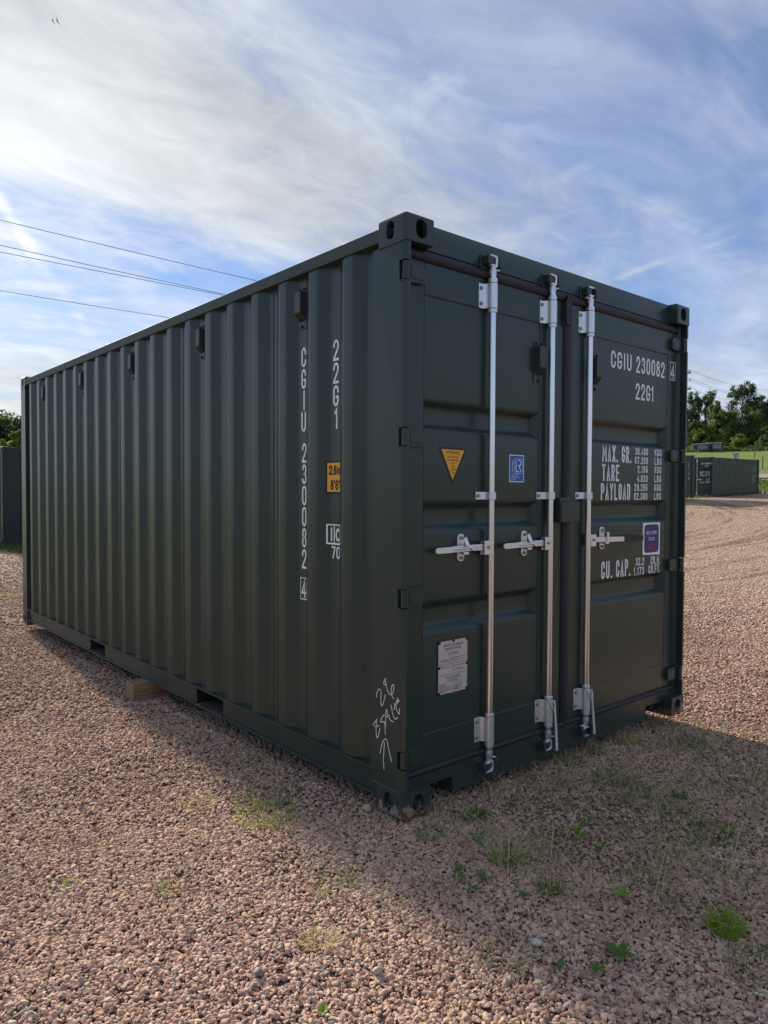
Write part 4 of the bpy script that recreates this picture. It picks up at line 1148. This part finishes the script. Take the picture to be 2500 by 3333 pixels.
def gravel():
    YAW = math.atan2(f_.y, f_.x)
    pts, scl = [], []
    def band(r0, r1, dens, smin, smax, half):
        n = int(half / 180 * PI * (r1 * r1 - r0 * r0) * dens)
        r = np.sqrt(rng.uniform(r0 * r0, r1 * r1, n)); a = YAW + np.radians(rng.uniform(-half, half, n))
        x, y = CAM_LOC.x + r * np.cos(a), CAM_LOC.y + r * np.sin(a)
        keep = ~((x > .7) & (x < W - .5) & (y > .6) & (y < L - .4)); x, y = x[keep], y[keep]
        s = smin + (smax - smin) * rng.beta(1.1, 3.4, len(x))
        bare = np.array([mnoise.noise(Vector((p_ * 1.1, q_ * 1.1, 5.0))) for p_, q_ in zip(x, y)]); kk = (bare < .30) | (rng.random(len(x)) < .45); x, y, s = x[kk], y[kk], s[kk]
        pts.append(np.stack([x, y, ground_z(x, y) + s * .12], 1)); scl.append(s)
    band(.75, 3.2, 15000, .0045, .0190, 42)
    band(3.2, 5.2, 8000, .0060, .0200, 38)
    band(5.2, 8.5, 3600, .0080, .0220, 36)
    band(8.5, 12.0, 1150, .0120, .0260, 34)
    # farther out the stones thin away gradually
    n = 85000; r = 12.0 + 36.0 * rng.random(n) ** 1.45; a = YAW + np.radians(rng.uniform(-33, 33, n))
    x, y = CAM_LOC.x + r * np.cos(a), CAM_LOC.y + r * np.sin(a)
    keep = yard(x, y - .3) & ~((x > 0) & (x < W) & (y > 0) & (y < L)); x, y, r = x[keep], y[keep], r[keep]
    s = (.012 + .016 * rng.beta(1.5, 3.2, len(x))) * (1 + .02 * (r - 12)); pts.append(np.stack([x, y, ground_z(x, y) + s * .1], 1)); scl.append(s)
    V = np.concatenate(pts); S = np.concatenate(scl); n = len(V)
    me = bpy.data.meshes.new('gravel'); me.vertices.add(n); me.vertices.foreach_set('co', V.astype(np.float32).ravel())
    a = me.attributes.new('rot', 'FLOAT_VECTOR', 'POINT')
    rot = np.stack([rng.normal(0, .34, n), rng.normal(0, .34, n), rng.uniform(0, 2 * PI, n)], 1); a.data.foreach_set('vector', rot.astype(np.float32).ravel())
    a = me.attributes.new('scl', 'FLOAT', 'POINT'); a.data.foreach_set('value', S.astype(np.float32))
    a = me.attributes.new('idx', 'INT', 'POINT'); a.data.foreach_set('value', rng.integers(0, 12, n).astype(np.int32))
    o = link('gravel', me); o['kind'] = 'stuff'
    ng = bpy.data.node_groups.new('gravel_scatter', 'GeometryNodeTree')
    ng.interface.new_socket('Geometry', in_out='INPUT', socket_type='NodeSocketGeometry'); ng.interface.new_socket('Geometry', in_out='OUTPUT', socket_type='NodeSocketGeometry')
    N, K = ng.nodes, ng.links
    gi, go, iop, jn = N.new('NodeGroupInput'), N.new('NodeGroupOutput'), N.new('GeometryNodeInstanceOnPoints'), N.new('GeometryNodeJoinGeometry')
    for k in range(12):
        src = bpy.data.objects.new('stone', hull_stone(100 + k)); oi = N.new('GeometryNodeObjectInfo'); oi.inputs['Object'].default_value = src; oi.inputs['As Instance'].default_value = True
        K.new(oi.outputs['Geometry'], jn.inputs[0])
    def attr(nm, t):
        q = N.new('GeometryNodeInputNamedAttribute'); q.data_type = t; q.inputs[0].default_value = nm; return q.outputs[0]
    K.new(gi.outputs[0], iop.inputs['Points']); K.new(jn.outputs[0], iop.inputs['Instance']); iop.inputs['Pick Instance'].default_value = True
    K.new(attr('idx', 'INT'), iop.inputs['Instance Index']); e2r = N.new('FunctionNodeEulerToRotation'); K.new(attr('rot', 'FLOAT_VECTOR'), e2r.inputs[0]); K.new(e2r.outputs[0], iop.inputs['Rotation'])
    K.new(attr('scl', 'FLOAT'), iop.inputs['Scale']); K.new(iop.outputs[0], go.inputs[0])
    md = o.modifiers.new('scatter', 'NODES'); md.node_group = ng
gravel()


def pebble(x, y, s, col, label, seed, flat=.8):
    m = M.get(('peb', col)) or plain('pebble_stone', col, .7, nscale=60, namt=.25, bump=.3, bscale=90); M[('peb', col)] = m
    bm = bmesh.new(); bmesh.ops.create_icosphere(bm, subdivisions=2, radius=1)
    for v in bm.verts:
        k = 1 + .22 * mnoise.noise(v.co * 1.3 + Vector((seed, seed * 2, 0))); v.co = Vector((v.co.x * s * k * 1.1, v.co.y * s * k * .9, v.co.z * s * k * flat))
    me = bpy.data.meshes.new('pebble'); bm.to_mesh(me); bm.free(); me.materials.append(m); me.shade_smooth()
    o = link('pebble', me); o.location = (x, y, gz(x, y) + s * .45 + .008); o.rotation_euler = (0, 0, seed)
    tag(o, label, 'stone', 'pebbles lying on the gravel')
pebble(-.012, .225, .023, (.42, .37, .31), 'round pale pebble lying beside the rusty bottom corner casting', 1.0)
pebble(-.226, -.879, .0165, (.50, .49, .44), 'whitish pebble in the shade among weeds at the front of the gravel', 2.0, .65)
pebble(-.681, -.643, .0145, (.36, .33, .29), 'dull grey stone on the sunlit gravel', 3.0)
pebble(-.961, -.427, .015, (.20, .19, .18), 'dark grey stone on the sunlit gravel', 4.0, .7)
pebble(-.905, -.760, .013, (.25, .27, .29), 'small bluish stone near the bottom edge of the sunlit gravel', 5.5)
wc = part('wood_chip', MB().prism([(-.035, -.008), (.03, -.011), (.036, .004), (-.02, .010)], 0, .005), plain('pale_wood', (.55, .48, .38), .8), None)
wc.location = (1.739, -.616, gz(1.739, -.616) + .022); wc.rotation_euler = (.05, .04, -.75); tag(wc, 'pale splinter of wood lying on shaded gravel', 'wood chip')


# ------------------------------------------------------------------ grass and weeds
def blade(mb, x, y, z, h, lean, az, w, curl=0.5, seg=3):
    dx, dy = math.cos(az), math.sin(az); px, py = -dy, dx
    fa = random.uniform(0, PI); px, py = math.cos(fa), math.sin(fa)
    vs = []
    for k in range(seg + 1):
        t = k / seg; out = lean * h * (t + curl * t * t) / (1 + curl); zz_ = z + h * (t - .35 * lean * t * t); ww = w * (1 - t * .85)
        vs += [(x + dx * out - px * ww, y + dy * out - py * ww, zz_), (x + dx * out + px * ww, y + dy * out + py * ww, zz_)]
    mb.add(vs, [(2 * k, 2 * k + 1, 2 * k + 3, 2 * k + 2) for k in range(seg)])


def tuft(x, y, n, h, spread, mat, label, group='grass tufts in the gravel', straw=0, lean=(.2, 1.0), w=.0016, hvar=.5):
    t = empty('grass_tuft', (x, y, gz(x, y)))
    mb = MB()
    def fill(mb, n, h, w):
        for _ in range(n):
            a, r = random.uniform(0, 2 * PI), spread * math.sqrt(random.random()); bx_, by_ = r * math.cos(a), r * math.sin(a)
            blade(mb, bx_, by_, gz(x + bx_, y + by_) - gz(x, y) - .004, h * random.uniform(1 - hvar, 1.1), random.uniform(*lean), a + random.gauss(0, .7), w * random.uniform(.7, 1.3))
    fill(mb, int(n * 1.25), h, w); o = part('grass_blade', mb, M[mat], t); o['kind'] = 'stuff'
    if straw:
        mb = MB(); fill(mb, straw, h * 1.5, w * .7); o = part('dry_stalk', mb, M['straw'], t); o['kind'] = 'stuff'
    return tag(t, label, 'grass', group)


TUFTS = [
    (.321, -1.222, 260, .085, .055, 'grass_lime', 'dense bright lime green grass tuft, brightest clump on the shaded gravel', 6, (.1, .7)),
    (-.385, .483, 200, .060, .140, 'grass_lime', 'spreading light green grass patch on the shadow edge beside the long side', 60, (.4, 1.6)),
    (-.300, .640, 90, .055, .120, 'grass_green', 'thin darker grass patch in the shadow just behind the spreading light green one', 40, (.4, 1.5)),
    (.288, -.146, 110, .075, .045, 'grass_green', 'green grass tuft mixed with long straw in front of the forklift notch', 30, (.3, 1.3)),
    (.025, -.138, 90, .055, .050, 'grass_green', 'low green grass tuft close in front of the rusty corner casting', 14, (.4, 1.4)),
    (.107, -.474, 60, .105, .060, 'grass_green', 'tall straw coloured grass clump standing in the shade before the doors', 110, (.2, .9)),
    (-.724, -.412, 110, .050, .045, 'straw', 'yellow dried grass clump out on the sunlit gravel', 30, (.6, 1.7)),
    (-1.258, .476, 50, .035, .040, 'grass_lime', 'small lone grass sprig on the sunlit gravel by the picture edge', 0, (.5, 1.5)),
    (-.981, .181, 50, .040, .035, 'grass_lime', 'small olive grass sprig in the middle of the sunlit gravel', 8, (.5, 1.5)),
    (-.489, -.166, 110, .050, .080, 'grass_green', 'flattened half dry grass patch on the shadow line ahead of the corner', 50, (.6, 1.8)),
    (-.323, -.854, 70, .050, .080, 'grass_green', 'wispy pale grass next to the whitish pebble', 50, (.5, 1.6)),
    (.975, -.890, 150, .075, .090, 'grass_green', 'broad green grass tuft farther out on the shaded gravel in front of the doors', 14, (.4, 1.4)),
    (1.243, -.587, 70, .065, .030, 'grass_green', 'narrow upright green tuft behind a cluster of pale stones', 6, (.1, .6)),
    (1.038, -.528, 120, .055, .100, 'grass_green', 'loose dark grass patch midway across the shaded gravel', 30, (.4, 1.4)),
    (.866, -.094, 130, .060, .120, 'grass_green', 'green patch just in front of the middle of the door sill', 50, (.3, 1.3)),
    (1.180, -.260, 120, .070, .100, 'grass_green', 'grass patch with tall dry stalks under the middle locking bar', 70, (.2, 1.0)),
    (.999, -.728, 110, .060, .090, 'grass_green', 'low dark grass between the loose patch and the broad tuft', 20, (.4, 1.5)),
    (1.529, -.571, 130, .045, .120, 'grass_green', 'low mat of grass below the painted capacity figures', 20, (.5, 1.6)),
    (.482, 8.880, 60, .090, .060, 'grass_lime', 'bright grass tuft far back on the gravel beyond the closed end', 0, (.3, 1.2)),
    (.235, -1.382, 140, .060, .100, 'grass_green', 'ragged grass at the very edge of the gravel beside the bright lime tuft', 30, (.4, 1.4)),
    (1.237, .030, 60, .085, .080, 'grass_green', 'tall thin grass growing against the door sill under the door joint', 40, (.1, .6)),
    (1.470, .020, 40, .095, .060, 'grass_green', 'sparse upright grass against the sill under the third locking bar', 40, (.1, .5)),
    (1.790, .015, 40, .100, .060, 'straw', 'dry stalks rising against the sill below the capacity figures', 20, (.1, .5)),
    (2.240, .020, 110, .050, .090, 'grass_green', 'short grass under the raised far bottom corner of the doors', 20, (.4, 1.4)),
    (2.088, -.222, 70, .050, .080, 'grass_green', 'short dry grass on the shadow edge beyond the raised corner', 30, (.4, 1.4)),
    (.560, .010, 30, .060, .040, 'grass_lime', 'small fresh green sprout under the sill near the first locking bar', 3, (.2, 1.0)),
    (-.110, 1.150, 30, .090, .100, 'grass_green', 'few long stalks leaning out from under the long side', 26, (.5, 1.5)),
    (-.560, .780, 60, .045, .070, 'straw', 'small yellowed grass wisp out in the sun beyond the spreading patch', 30, (.6, 1.6)),
    (.640, -1.060, 90, .055, .090, 'grass_green', 'patchy grass among straw before the broad tuft', 60, (.4, 1.5)),
    (.420, -.880, 60, .060, .060, 'grass_green', 'tuft of narrow green blades amid fallen straw in the shade', 60, (.3, 1.3)),
    (.060, -.720, 60, .075, .045, 'grass_green', 'slim green tuft with long straws behind the plantain rosette', 16, (.1, .8)),
]
for x, y, n, h, sp, mat, lab, st, ln in TUFTS:
    tuft(x, y, n, h, sp, mat, lab, straw=st, lean=ln)


def scatter_grass():
    """thin dead straw and single blades lying over the shaded gravel"""
    for nm, mat, n, hh, ln, w in (('dry_grass', 'straw', 2000, (.04, .20), (.9, 2.4), .0011), ('sparse_grass', 'grass_green', 3600, (.025, .075), (.3, 1.7), .0017)):
        mb = MB(); k = 0
        while k < n:
            x, y = random.uniform(-.6, 2.6), random.uniform(-1.9, .35)
            pn = mnoise.noise(Vector((x * 3.1, y * 3.1, 3))) + .5 * mnoise.noise(Vector((x * 8.0, y * 8.0, 7)))
            dens = .04 + .96 * float(sm(-.1, .5, x + .25 * y + .25)) * (.22 + .78 * float(sm(.0, .45, pn + (.18 if mat == 'straw' else 0)))) * float(1 - sm(1.9, 2.6, x))
            if x > 0 and y > .05: dens *= .0
            if random.random() > dens: continue
            k += 1
            blade(mb, x, y, gz(x, y) + .012, random.uniform(*hh), random.uniform(*ln), random.uniform(0, 2 * PI), w * random.uniform(.7, 1.4))
        o = part(nm, mb, M[mat], None); o['kind'] = 'stuff'
scatter_grass()


def leaf_mesh(l, w, droop, fold=.15, lobes=0):
    n = 6; vs, fs = [], []
    for k in range(n + 1):
        t = k / n; ww = w * math.sin(PI * min(1, t ** .75 * .97 + .03)) ** .8
        if lobes: ww *= .6 + .4 * abs(math.sin(lobes * PI * t))
        z = l * (.80 * t - droop * t * t)
        vs += [(l * t * .9, -ww, z + ww * fold), (l * t * .9, 0, z), (l * t * .9, ww, z + ww * fold)]
    for k in range(n):
        a = 3 * k; fs += [(a, a + 1, a + 4, a + 3), (a + 1, a + 2, a + 5, a + 4)]
    return vs, fs


def weed(x, y, leaves, l, w, droop, mat, label, lobes=0, stem=0.0, name='weed'):
    t = empty(name, (x, y, gz(x, y) + .012))
    for k in range(leaves):
        az = 2 * PI * k / leaves + random.uniform(-.35, .35); s_ = random.uniform(.7, 1.1); v, f = leaf_mesh(l * s_, w * s_, droop * random.uniform(.7, 1.2), lobes=lobes)
        c, s2 = math.cos(az), math.sin(az); zo = stem * (k / max(1, leaves - 1))
        mb = MB().add([(a * c - b * s2, a * s2 + b * c, z + zo) for a, b, z in v], f)
        part('leaf', mb, M[mat], t, smooth=80)
    if stem: part('stem', MB().tube([(0, 0, -.01), (.003, 0, stem)], .0022, 6), M[mat], t)
    return tag(t, label, 'weed', 'broad leaved weeds in the gravel')
weed(-.079, -1.073, 8, .064, .0125, .55, 'weed', 'dark green plantain rosette of wide leaves, largest weed on the gravel')
weed(-.272, -.999, 2, .046, .013, .30, 'weed', 'young two leaved plantain on the shadow line, touching the sunlit gravel')
weed(-.188, -1.070, 5, .036, .008, .40, 'weed', 'tiny narrow leaved weed between the two plantains')
weed(.484, -.546, 12, .050, .0085, .20, 'weed_lime', 'bright green upright weed with toothed leaves, alone in the shade', 3, .055)
weed(.466, -.657, 6, .030, .009, .35, 'weed_lime', 'small bright weed just in front of the upright toothed one', 0, .015)
for i, (dx, dy, lab) in enumerate(((0, 0, 'middle rosette of the creeping weed in the shade ahead of the corner'), (.035, .055, 'upper rosette of the creeping weed ahead of the corner'), (.055, -.040, 'lower rosette of the creeping weed with the largest leaves'), (-.030, -.075, 'smallest outlying rosette of the creeping weed'))):
    weed(-.120 + dx, -.462 + dy, 4, .030 if i != 2 else .038, .0095, .45, 'weed', lab)
weed(.140, -.309, 3, .060, .014, .45, 'weed', 'dark single dock leaf lying near the tall straw clump')
weed(.215, -.905, 6, .045, .008, .30, 'weed_lime', 'narrow leaved green weed among straw at the front of the shade')
weed(-.050, -.690, 5, .026, .009, .35, 'weed', 'small dark weed half way between creeping weed and whitish pebble')
weed(-.905, -.675, 5, .026, .007, .25, 'weed_lime', 'tiny green seedling on the sunlit gravel near the bluish stone')


# ------------------------------------------------------------------ trees, bushes
def tree(x, y, z, h, rx, mat, label, trunk=.25, n=2600, leaf=.34, name='tree', group='trees on the far slope', lobes=9, base=.18, gap=0.0, taper=.6):
    t = empty(name, (x, y, z))
    rs = random.Random(label); nr = np.random.default_rng(abs(hash(label)) % 9999 if False else sum(map(ord, label)))
    tk = MB(); tk.tube([(0, 0, -.3), (rx * .03, 0, h * .3), (-rx * .03, rx * .04, h * .6), (0, 0, h * .85)], [trunk, trunk * .75, trunk * .45, trunk * .15], 8)
    C = []
    for k in range(lobes):
        zz_ = h * (base + (1 - base) * ((k + .5) / lobes)) - h * .06; f = 1 - taper * abs((k + .5) / lobes - .38) * 1.5
        a = rs.uniform(0, 2 * PI); rr = rx * f * rs.uniform(.25, .62); c = Vector((rr * math.cos(a), rr * math.sin(a), zz_)); s_ = rx * f * rs.uniform(.58, .85)
        C.append((c, s_)); tk.tube([(0, 0, max(h * .12, zz_ - h * .18)), c * .55 + Vector((0, 0, zz_ * .4)), c], [trunk * .4, trunk * .22, trunk * .08], 5)
    part('trunk', tk, M['bark'], t, smooth=60)
    n = int(n * 2.8); per = n // len(C); V, F = [], []
    for c, s_ in C:
        # sub-clumps on the lobe's surface give an uneven outline
        sub = [c + Vector((nr.normal(), nr.normal(), nr.normal() * .8)).normalized() * s_ * nr.uniform(.45, 1.0) for _ in range(9)]
        for k in range(per):
            q = sub[int(nr.integers(0, 9))]; d = Vector((nr.normal(), nr.normal(), nr.normal())).normalized() * (s_ * .42 * nr.random() ** .45)
            p_ = q + d
            nrm = (d.normalized() + Vector((nr.normal(), nr.normal(), nr.normal() + .4)) * .6).normalized()
            a = nrm.orthogonal().normalized(); b = nrm.cross(a); an = nr.random() * 6.28; u1 = a * math.cos(an) + b * math.sin(an); v1 = nrm.cross(u1); l = leaf * nr.uniform(.55, 1.25)
            o = len(V); V += [p_ - u1 * l * .5, p_ + v1 * l * .28 + nrm * l * .08, p_ + u1 * l * .5, p_ - v1 * l * .28 + nrm * l * .08]; F.append((o, o + 1, o + 2, o + 3))
    me = bpy.data.meshes.new('crown'); me.from_pydata([tuple(v) for v in V], [], F); me.materials.append(M[mat])
    o = link('crown', me, t)
    return tag(t, label, name.replace('_', ' '), group)


def at_az(az, d): return CAM_LOC.x + d * math.cos(R(az)), CAM_LOC.y + d * math.sin(R(az))
def top_tree(az, d, top_el, rx, mat, label, **kw):
    x, y = at_az(az, d); z = gz(x, y) - .2; h = CAM_LOC.z + d * math.tan(R(top_el)) - z
    tree(x, y, z, h, rx, mat, label, **kw)
top_tree(27.35, 152, 6.9, 3.0, 'leaf_dark', 'dark slender tree at the end of the far row, mostly behind the container edge', n=2600, lobes=9, taper=.4)
top_tree(26.65, 152, 7.25, 2.5, 'leaf_dark', 'dark tall tree in the far row with sky showing low between its limbs', n=2300, lobes=9, taper=.35)
top_tree(25.75, 154, 7.30, 2.9, 'leaf_dark', 'dark tall twin tree beside the slender ones in the far row', n=2500, lobes=9, taper=.4)
top_tree(24.85, 146, 6.45, 2.9, 'leaf_mid', 'mid green rounded tree between the dark row and the tallest tree', n=2600)
top_tree(23.35, 150, 7.80, 4.1, 'leaf_dark', 'tallest dark tree rising above all others on the far slope', n=4200, lobes=12)
top_tree(22.45, 152, 6.7, 3.0, 'leaf_dark', 'dark tree just beyond the tallest one', n=2600)
top_tree(24.05, 142, 5.75, 3.6, 'leaf_mid', 'broad mid green tree spreading under the tallest one', n=3400)
top_tree(22.75, 141, 5.65, 3.2, 'leaf_mid', 'wide dark green tree behind the bright bush', n=3200)
top_tree(21.55, 150, 6.95, 3.0, 'leaf_dark', 'dark tree at the picture edge of the far slope', n=2800)
top_tree(21.35, 138, 5.0, 2.4, 'leaf_mid', 'bushy green tree low at the picture edge', n=2400, base=.08)
top_tree(26.45, 137, 5.15, 2.5, 'leaf_pale', 'olive green shrubby tree behind the grey sheds', n=2800, base=.06, group='shrubs by the sheds', name='bush')
top_tree(25.45, 136, 4.85, 2.3, 'leaf_lime', 'yellow green shrub between two grey sheds', n=2400, base=.05, group='shrubs by the sheds', name='bush')
top_tree(25.05, 140, 5.55, 2.2, 'leaf_pale', 'olive bush above the yellow green shrub', n=2200, base=.05, group='shrubs by the sheds', name='bush')
top_tree(23.35, 128, 4.05, 1.65, 'leaf_lime', 'round bright yellow green bush standing alone in front of dark trees', n=2400, base=.04, group='shrubs by the sheds', name='bush', leaf=.28)
top_tree(22.0, 130, 3.85, 1.6, 'leaf_mid', 'small green bush near the road side fence post', n=1800, base=.04, group='shrubs by the sheds', name='bush', leaf=.28)
top_tree(77.8, 66, 4.7, 3.4, 'leaf_dark', 'dark green tree mass behind the blue grey container, outer one', n=7500, lobes=14, leaf=.34, base=.02, taper=.25, group='trees behind the blue grey container')
top_tree(75.4, 68, 4.9, 3.4, 'leaf_dark', 'dark green tree mass behind the blue grey container, reaching the near container post', n=7500, lobes=14, leaf=.34, base=.02, taper=.25, group='trees behind the blue grey container')
top_tree(72.0, 68, 5.9, 3.6, 'leaf_dark', 'dark tree behind the near container long side', n=2400, lobes=10, leaf=.3, base=.05, group='trees behind the blue grey container')
top_tree(80.5, 66, 5.8, 3.6, 'leaf_dark', 'dark tree just outside the picture beyond the blue grey container', n=2400, lobes=10, leaf=.3, base=.05, group='trees behind the blue grey container')
top_tree(76.15, 40, 4.6, 1.25, 'leaf_lime', 'yellow green sunlit tree crown peeping over the blue grey container', n=3000, lobes=8, leaf=.20, base=.05, trunk=.12, group='trees behind the blue grey container')
top_tree(77.6, 40, 4.05, 1.0, 'leaf_lime', 'lower yellow green shrub over the blue grey container edge', n=1800, lobes=7, leaf=.20, base=.05, trunk=.1, group='trees behind the blue grey container', name='bush')


# ------------------------------------------------------------------ sheds, box, fence post, hedge line on the far slope
def shed(az, d, w, dp, h, label, rot=0.0, open_front=False):
    x, y = at_az(az, d); z = gz(x, y); t = empty('shed', (x, y, z), R(az - 90) + rot)
    wl = MB().box(-w / 2, w / 2, -dp / 2, -dp / 2 + .08, -.3, h).box(-w / 2, w / 2, dp / 2 - .08, dp / 2, -.3, h * .9).box(-w / 2, -w / 2 + .08, -dp / 2 + .081, dp / 2 - .081, -.3, h * .95).box(w / 2 - .08, w / 2, -dp / 2 + .081, dp / 2 - .081, -.3, h * .95)
    part('wall', wl, M['shed'], t)
    bd = MB()
    for k in range(9): bd.box(-w / 2 + w * k / 9 + .02, -w / 2 + w * k / 9 + .06, -dp / 2 - .03, -dp / 2 - .002, -.2, h - .02)
    part('batten', bd, M['shed_roof'], t)['kind'] = 'stuff'
    part('roof', MB().prism([(-dp / 2 - .25, h + .02), (dp / 2 + .2, h * .9 + .02), (dp / 2 + .2, h * .9 + .12), (-dp / 2 - .25, h + .14)], -w / 2 - .15, w / 2 + .15, 'x'), M['shed_roof'], t)
    part('door', MB().box(-w * .38, -w * .12, -dp / 2 - .055, -dp / 2 - .031, -.1, h * .85), M['shed_dark'], t)
    return tag(t, label, 'shed', 'low grey sheds on the slope')
shed(26.15, 126, 2.0, 2.4, 1.0, 'low grey shed beside the container edge, under olive shrubs')
shed(25.15, 127, 2.1, 2.4, 1.05, 'grey shed with pale roof beside the yellow green shrub')
shed(23.85, 131, 1.2, 1.4, .70, 'tiny grey hutch between the pale roofed shed and the bright bush')
x_, y_ = at_az(23.75, 66); zb = gz(x_, y_)
cab = empty('utility_cabinet', (x_, y_, zb), R(-66)); part('cabinet_body', MB().box(-.24, .24, -.20, .20, -.2, 2.62), M['shed_roof'], cab, bevel=.03); part('cabinet_seam', MB().box(-.012, .012, -.208, -.202, .1, 2.55), M['shed_dark'], cab); part('cabinet_cap', MB().box(-.27, .27, -.23, .23, 2.622, 2.67), M['shed'], cab)
tag(cab, 'plain grey cabinet whose top shows above the far container roof', 'cabinet')
for az, d, lab in ((22.05, 92, 'thin dark fence post in the meadow behind the road'), (22.55, 108, 'small fence post higher up the meadow'), (21.6, 92, 'thin fence post at the picture edge of the meadow')):
    x_, y_ = at_az(az, d); o = part('fence_post', MB().tube([(0, 0, -.2), (0, 0, 1.35)], .06, 6), M['pole'], None); o.location = (x_, y_, gz(x_, y_)); tag(o, lab, 'fence post', 'fence posts in the meadow')


def rough_growth():
    """tall unmown weeds along the foot of the trees, a verge by the road and grass round the containers"""
    V, F = [], []
    nr = np.random.default_rng(5)
    def add(x, y, h, w):
        z = gz(x, y); a = nr.uniform(0, PI); dx, dy = math.cos(a) * w, math.sin(a) * w; o = len(V); lx, ly = nr.normal(0, h * .25), nr.normal(0, h * .25)
        V.extend([(x - dx, y - dy, z - .05), (x + dx, y + dy, z - .05), (x + lx + dx * .3, y + ly + dy * .3, z + h), (x + lx - dx * .3, y + ly - dy * .3, z + h)]); F.append((o, o + 1, o + 2, o + 3))
    for _ in range(9000):
        az, d = nr.uniform(15, 32), nr.uniform(124, 141); x, y = at_az(az, d); add(x, y, nr.uniform(.1, .55), nr.uniform(.05, .22))
    for _ in range(3200):
        az, d = nr.uniform(16, 30), nr.uniform(66, 76); x, y = at_az(az, d); add(x, y, nr.uniform(.05, .22), nr.uniform(.05, .16))
    me = bpy.data.meshes.new('meadow_weeds'); me.from_pydata(V, [], F); me.materials.append(M['leaf_pale']); o = link('meadow_weeds', me); o['kind'] = 'stuff'
    V, F = [], []
    for _ in range(9000):
        x, y = nr.uniform(-2, 7), nr.uniform(16.0, 20.5); 
        if y < 16.2 + .5 * math.sin(1.7 * x): continue
        add(x, y, nr.uniform(.03, .10), nr.uniform(.006, .02))
    for _ in range(9000):
        x, y = nr.uniform(36, 58), nr.uniform(17.5, 27)
        if y < np.interp(x, [36, 44, 52, 58], [20.5, 19.2, 18.0, 17.6]) : continue
        add(x, y, nr.uniform(.05, .22), nr.uniform(.012, .035))
    me = bpy.data.meshes.new('verge_grass'); me.from_pydata(V, [], F); me.materials.append(M['leaf_pale']); o = link('verge_grass', me); o['kind'] = 'stuff'
rough_growth()


# ------------------------------------------------------------------ overhead wires, pole, birds
WIRES = [((2.351, 17.294, 7.953), (33.628, 15.814, 7.653), (59.23, 22.241, 9.67), .22, 'topmost overhead wire crossing the sky behind the container'),
         ((2.459, 17.804, 7.502), (33.644, 15.783, 7.202), (59.16, 22.414, 9.14), .27, 'second overhead wire, upper one of the close pair'),
         ((2.543, 18.186, 7.448), (33.579, 15.91, 7.148), (59.16, 22.413, 9.042), .08, 'third overhead wire, lower one of the close pair'),
         ((3.087, 20.657, 7.083), (33.647, 15.777, 6.783), (58.376, 24.275, 9.076), .21, 'lowest overhead wire crossing the sky')]
for P0, P1, P2, sag, lab in WIRES:
    A, B, C_ = Vector(P0), Vector(P1), Vector(P2)
    pts = []
    for k in range(-16, 41):
        t = k / 40; q = A.lerp(B, t); q.z -= sag * 4 * t * (1 - t); pts.append(q)
    for k in range(1, 31):
        t = k / 24; q = B.lerp(C_, t); q.z -= .25 * 4 * t * (1 - t); pts.append(q)
    o = part('overhead_wire', MB().tube(pts, .0075, 6), M['cable'], None, smooth=60); tag(o, lab, 'wire', 'overhead wires')
px_, py_ = 33.15, 16.15
pole = empty('utility_pole', (px_, py_, gz(px_, py_))); pz = -gz(px_, py_)
part('pole_shaft', MB().tube([(0, 0, -.4), (0, 0, pz + 7.75)], [.15, .10], 12), M['pole'], pole, smooth=60)
dv = Vector((33.628 - px_, 15.814 - py_, 0))
for z in (7.50, 6.68):
    e = dv * 1.15; part('crossarm', MB().tube([tuple(Vector((0, 0, pz + z)) - e), tuple(Vector((0, 0, pz + z)) + e)], .06, 6), M['insul'], pole)
for P0, P1, P2, sag, lab in WIRES:
    q = Vector(P1) - Vector((px_, py_, gz(px_, py_))); part('insulator', MB().tube([(q.x, q.y, q.z - .14), (q.x, q.y, q.z - .10), (q.x, q.y, q.z - .06), (q.x, q.y, q.z - .01)], [.02, .05, .03, .045], 8), M['insul'], pole, smooth=60)
tag(pole, 'utility pole with pale crossarm end showing beside the container edge', 'utility pole')


def bird(loc, span, rot, label):
    mb = MB()
    mb.tube([(-.09, 0, 0), (-.04, 0, 0), (.02, 0, 0), (.09, 0, 0), (.16, 0, 0)], [.004, .018, .022, .016, .003], 8)
    for s_ in (1, -1):
        w = [(-.05, 0), (.05, s_ * .0), (.015, s_ * .35 * span), (-.02, s_ * .62 * span), (-.10, s_ * span), (-.085, s_ * .6 * span), (-.05, s_ * .3 * span)]
        if s_ < 0: w = w[::-1]
        mb.add([(x, y, .01 + .06 * abs(y)) for x, y in w] + [(x, y, .004 + .06 * abs(y)) for x, y in w], [tuple(range(7)), tuple(range(7, 14))[::-1]] + [(i, (i + 1) % 7, 7 + (i + 1) % 7, 7 + i) for i in range(7)])
    mb.add([(.14, .0, .002), (.22, .03, .002), (.19, 0, .002), (.22, -.03, .002)], [(0, 1, 2, 3)])
    o = part('bird', mb, M['bird'], None, smooth=50); o.location = loc; o.rotation_euler = rot; tag(o, label, 'bird', 'birds high in the sky')
bird((9.2546, 36.097, 24.62), .19, (R(70), R(20), R(35)), 'larger dark bird gliding high in the sky')
bird((10.7207, 41.919, 28.038), .14, (R(65), R(40), R(20)), 'smaller dark bird just beside the larger one')
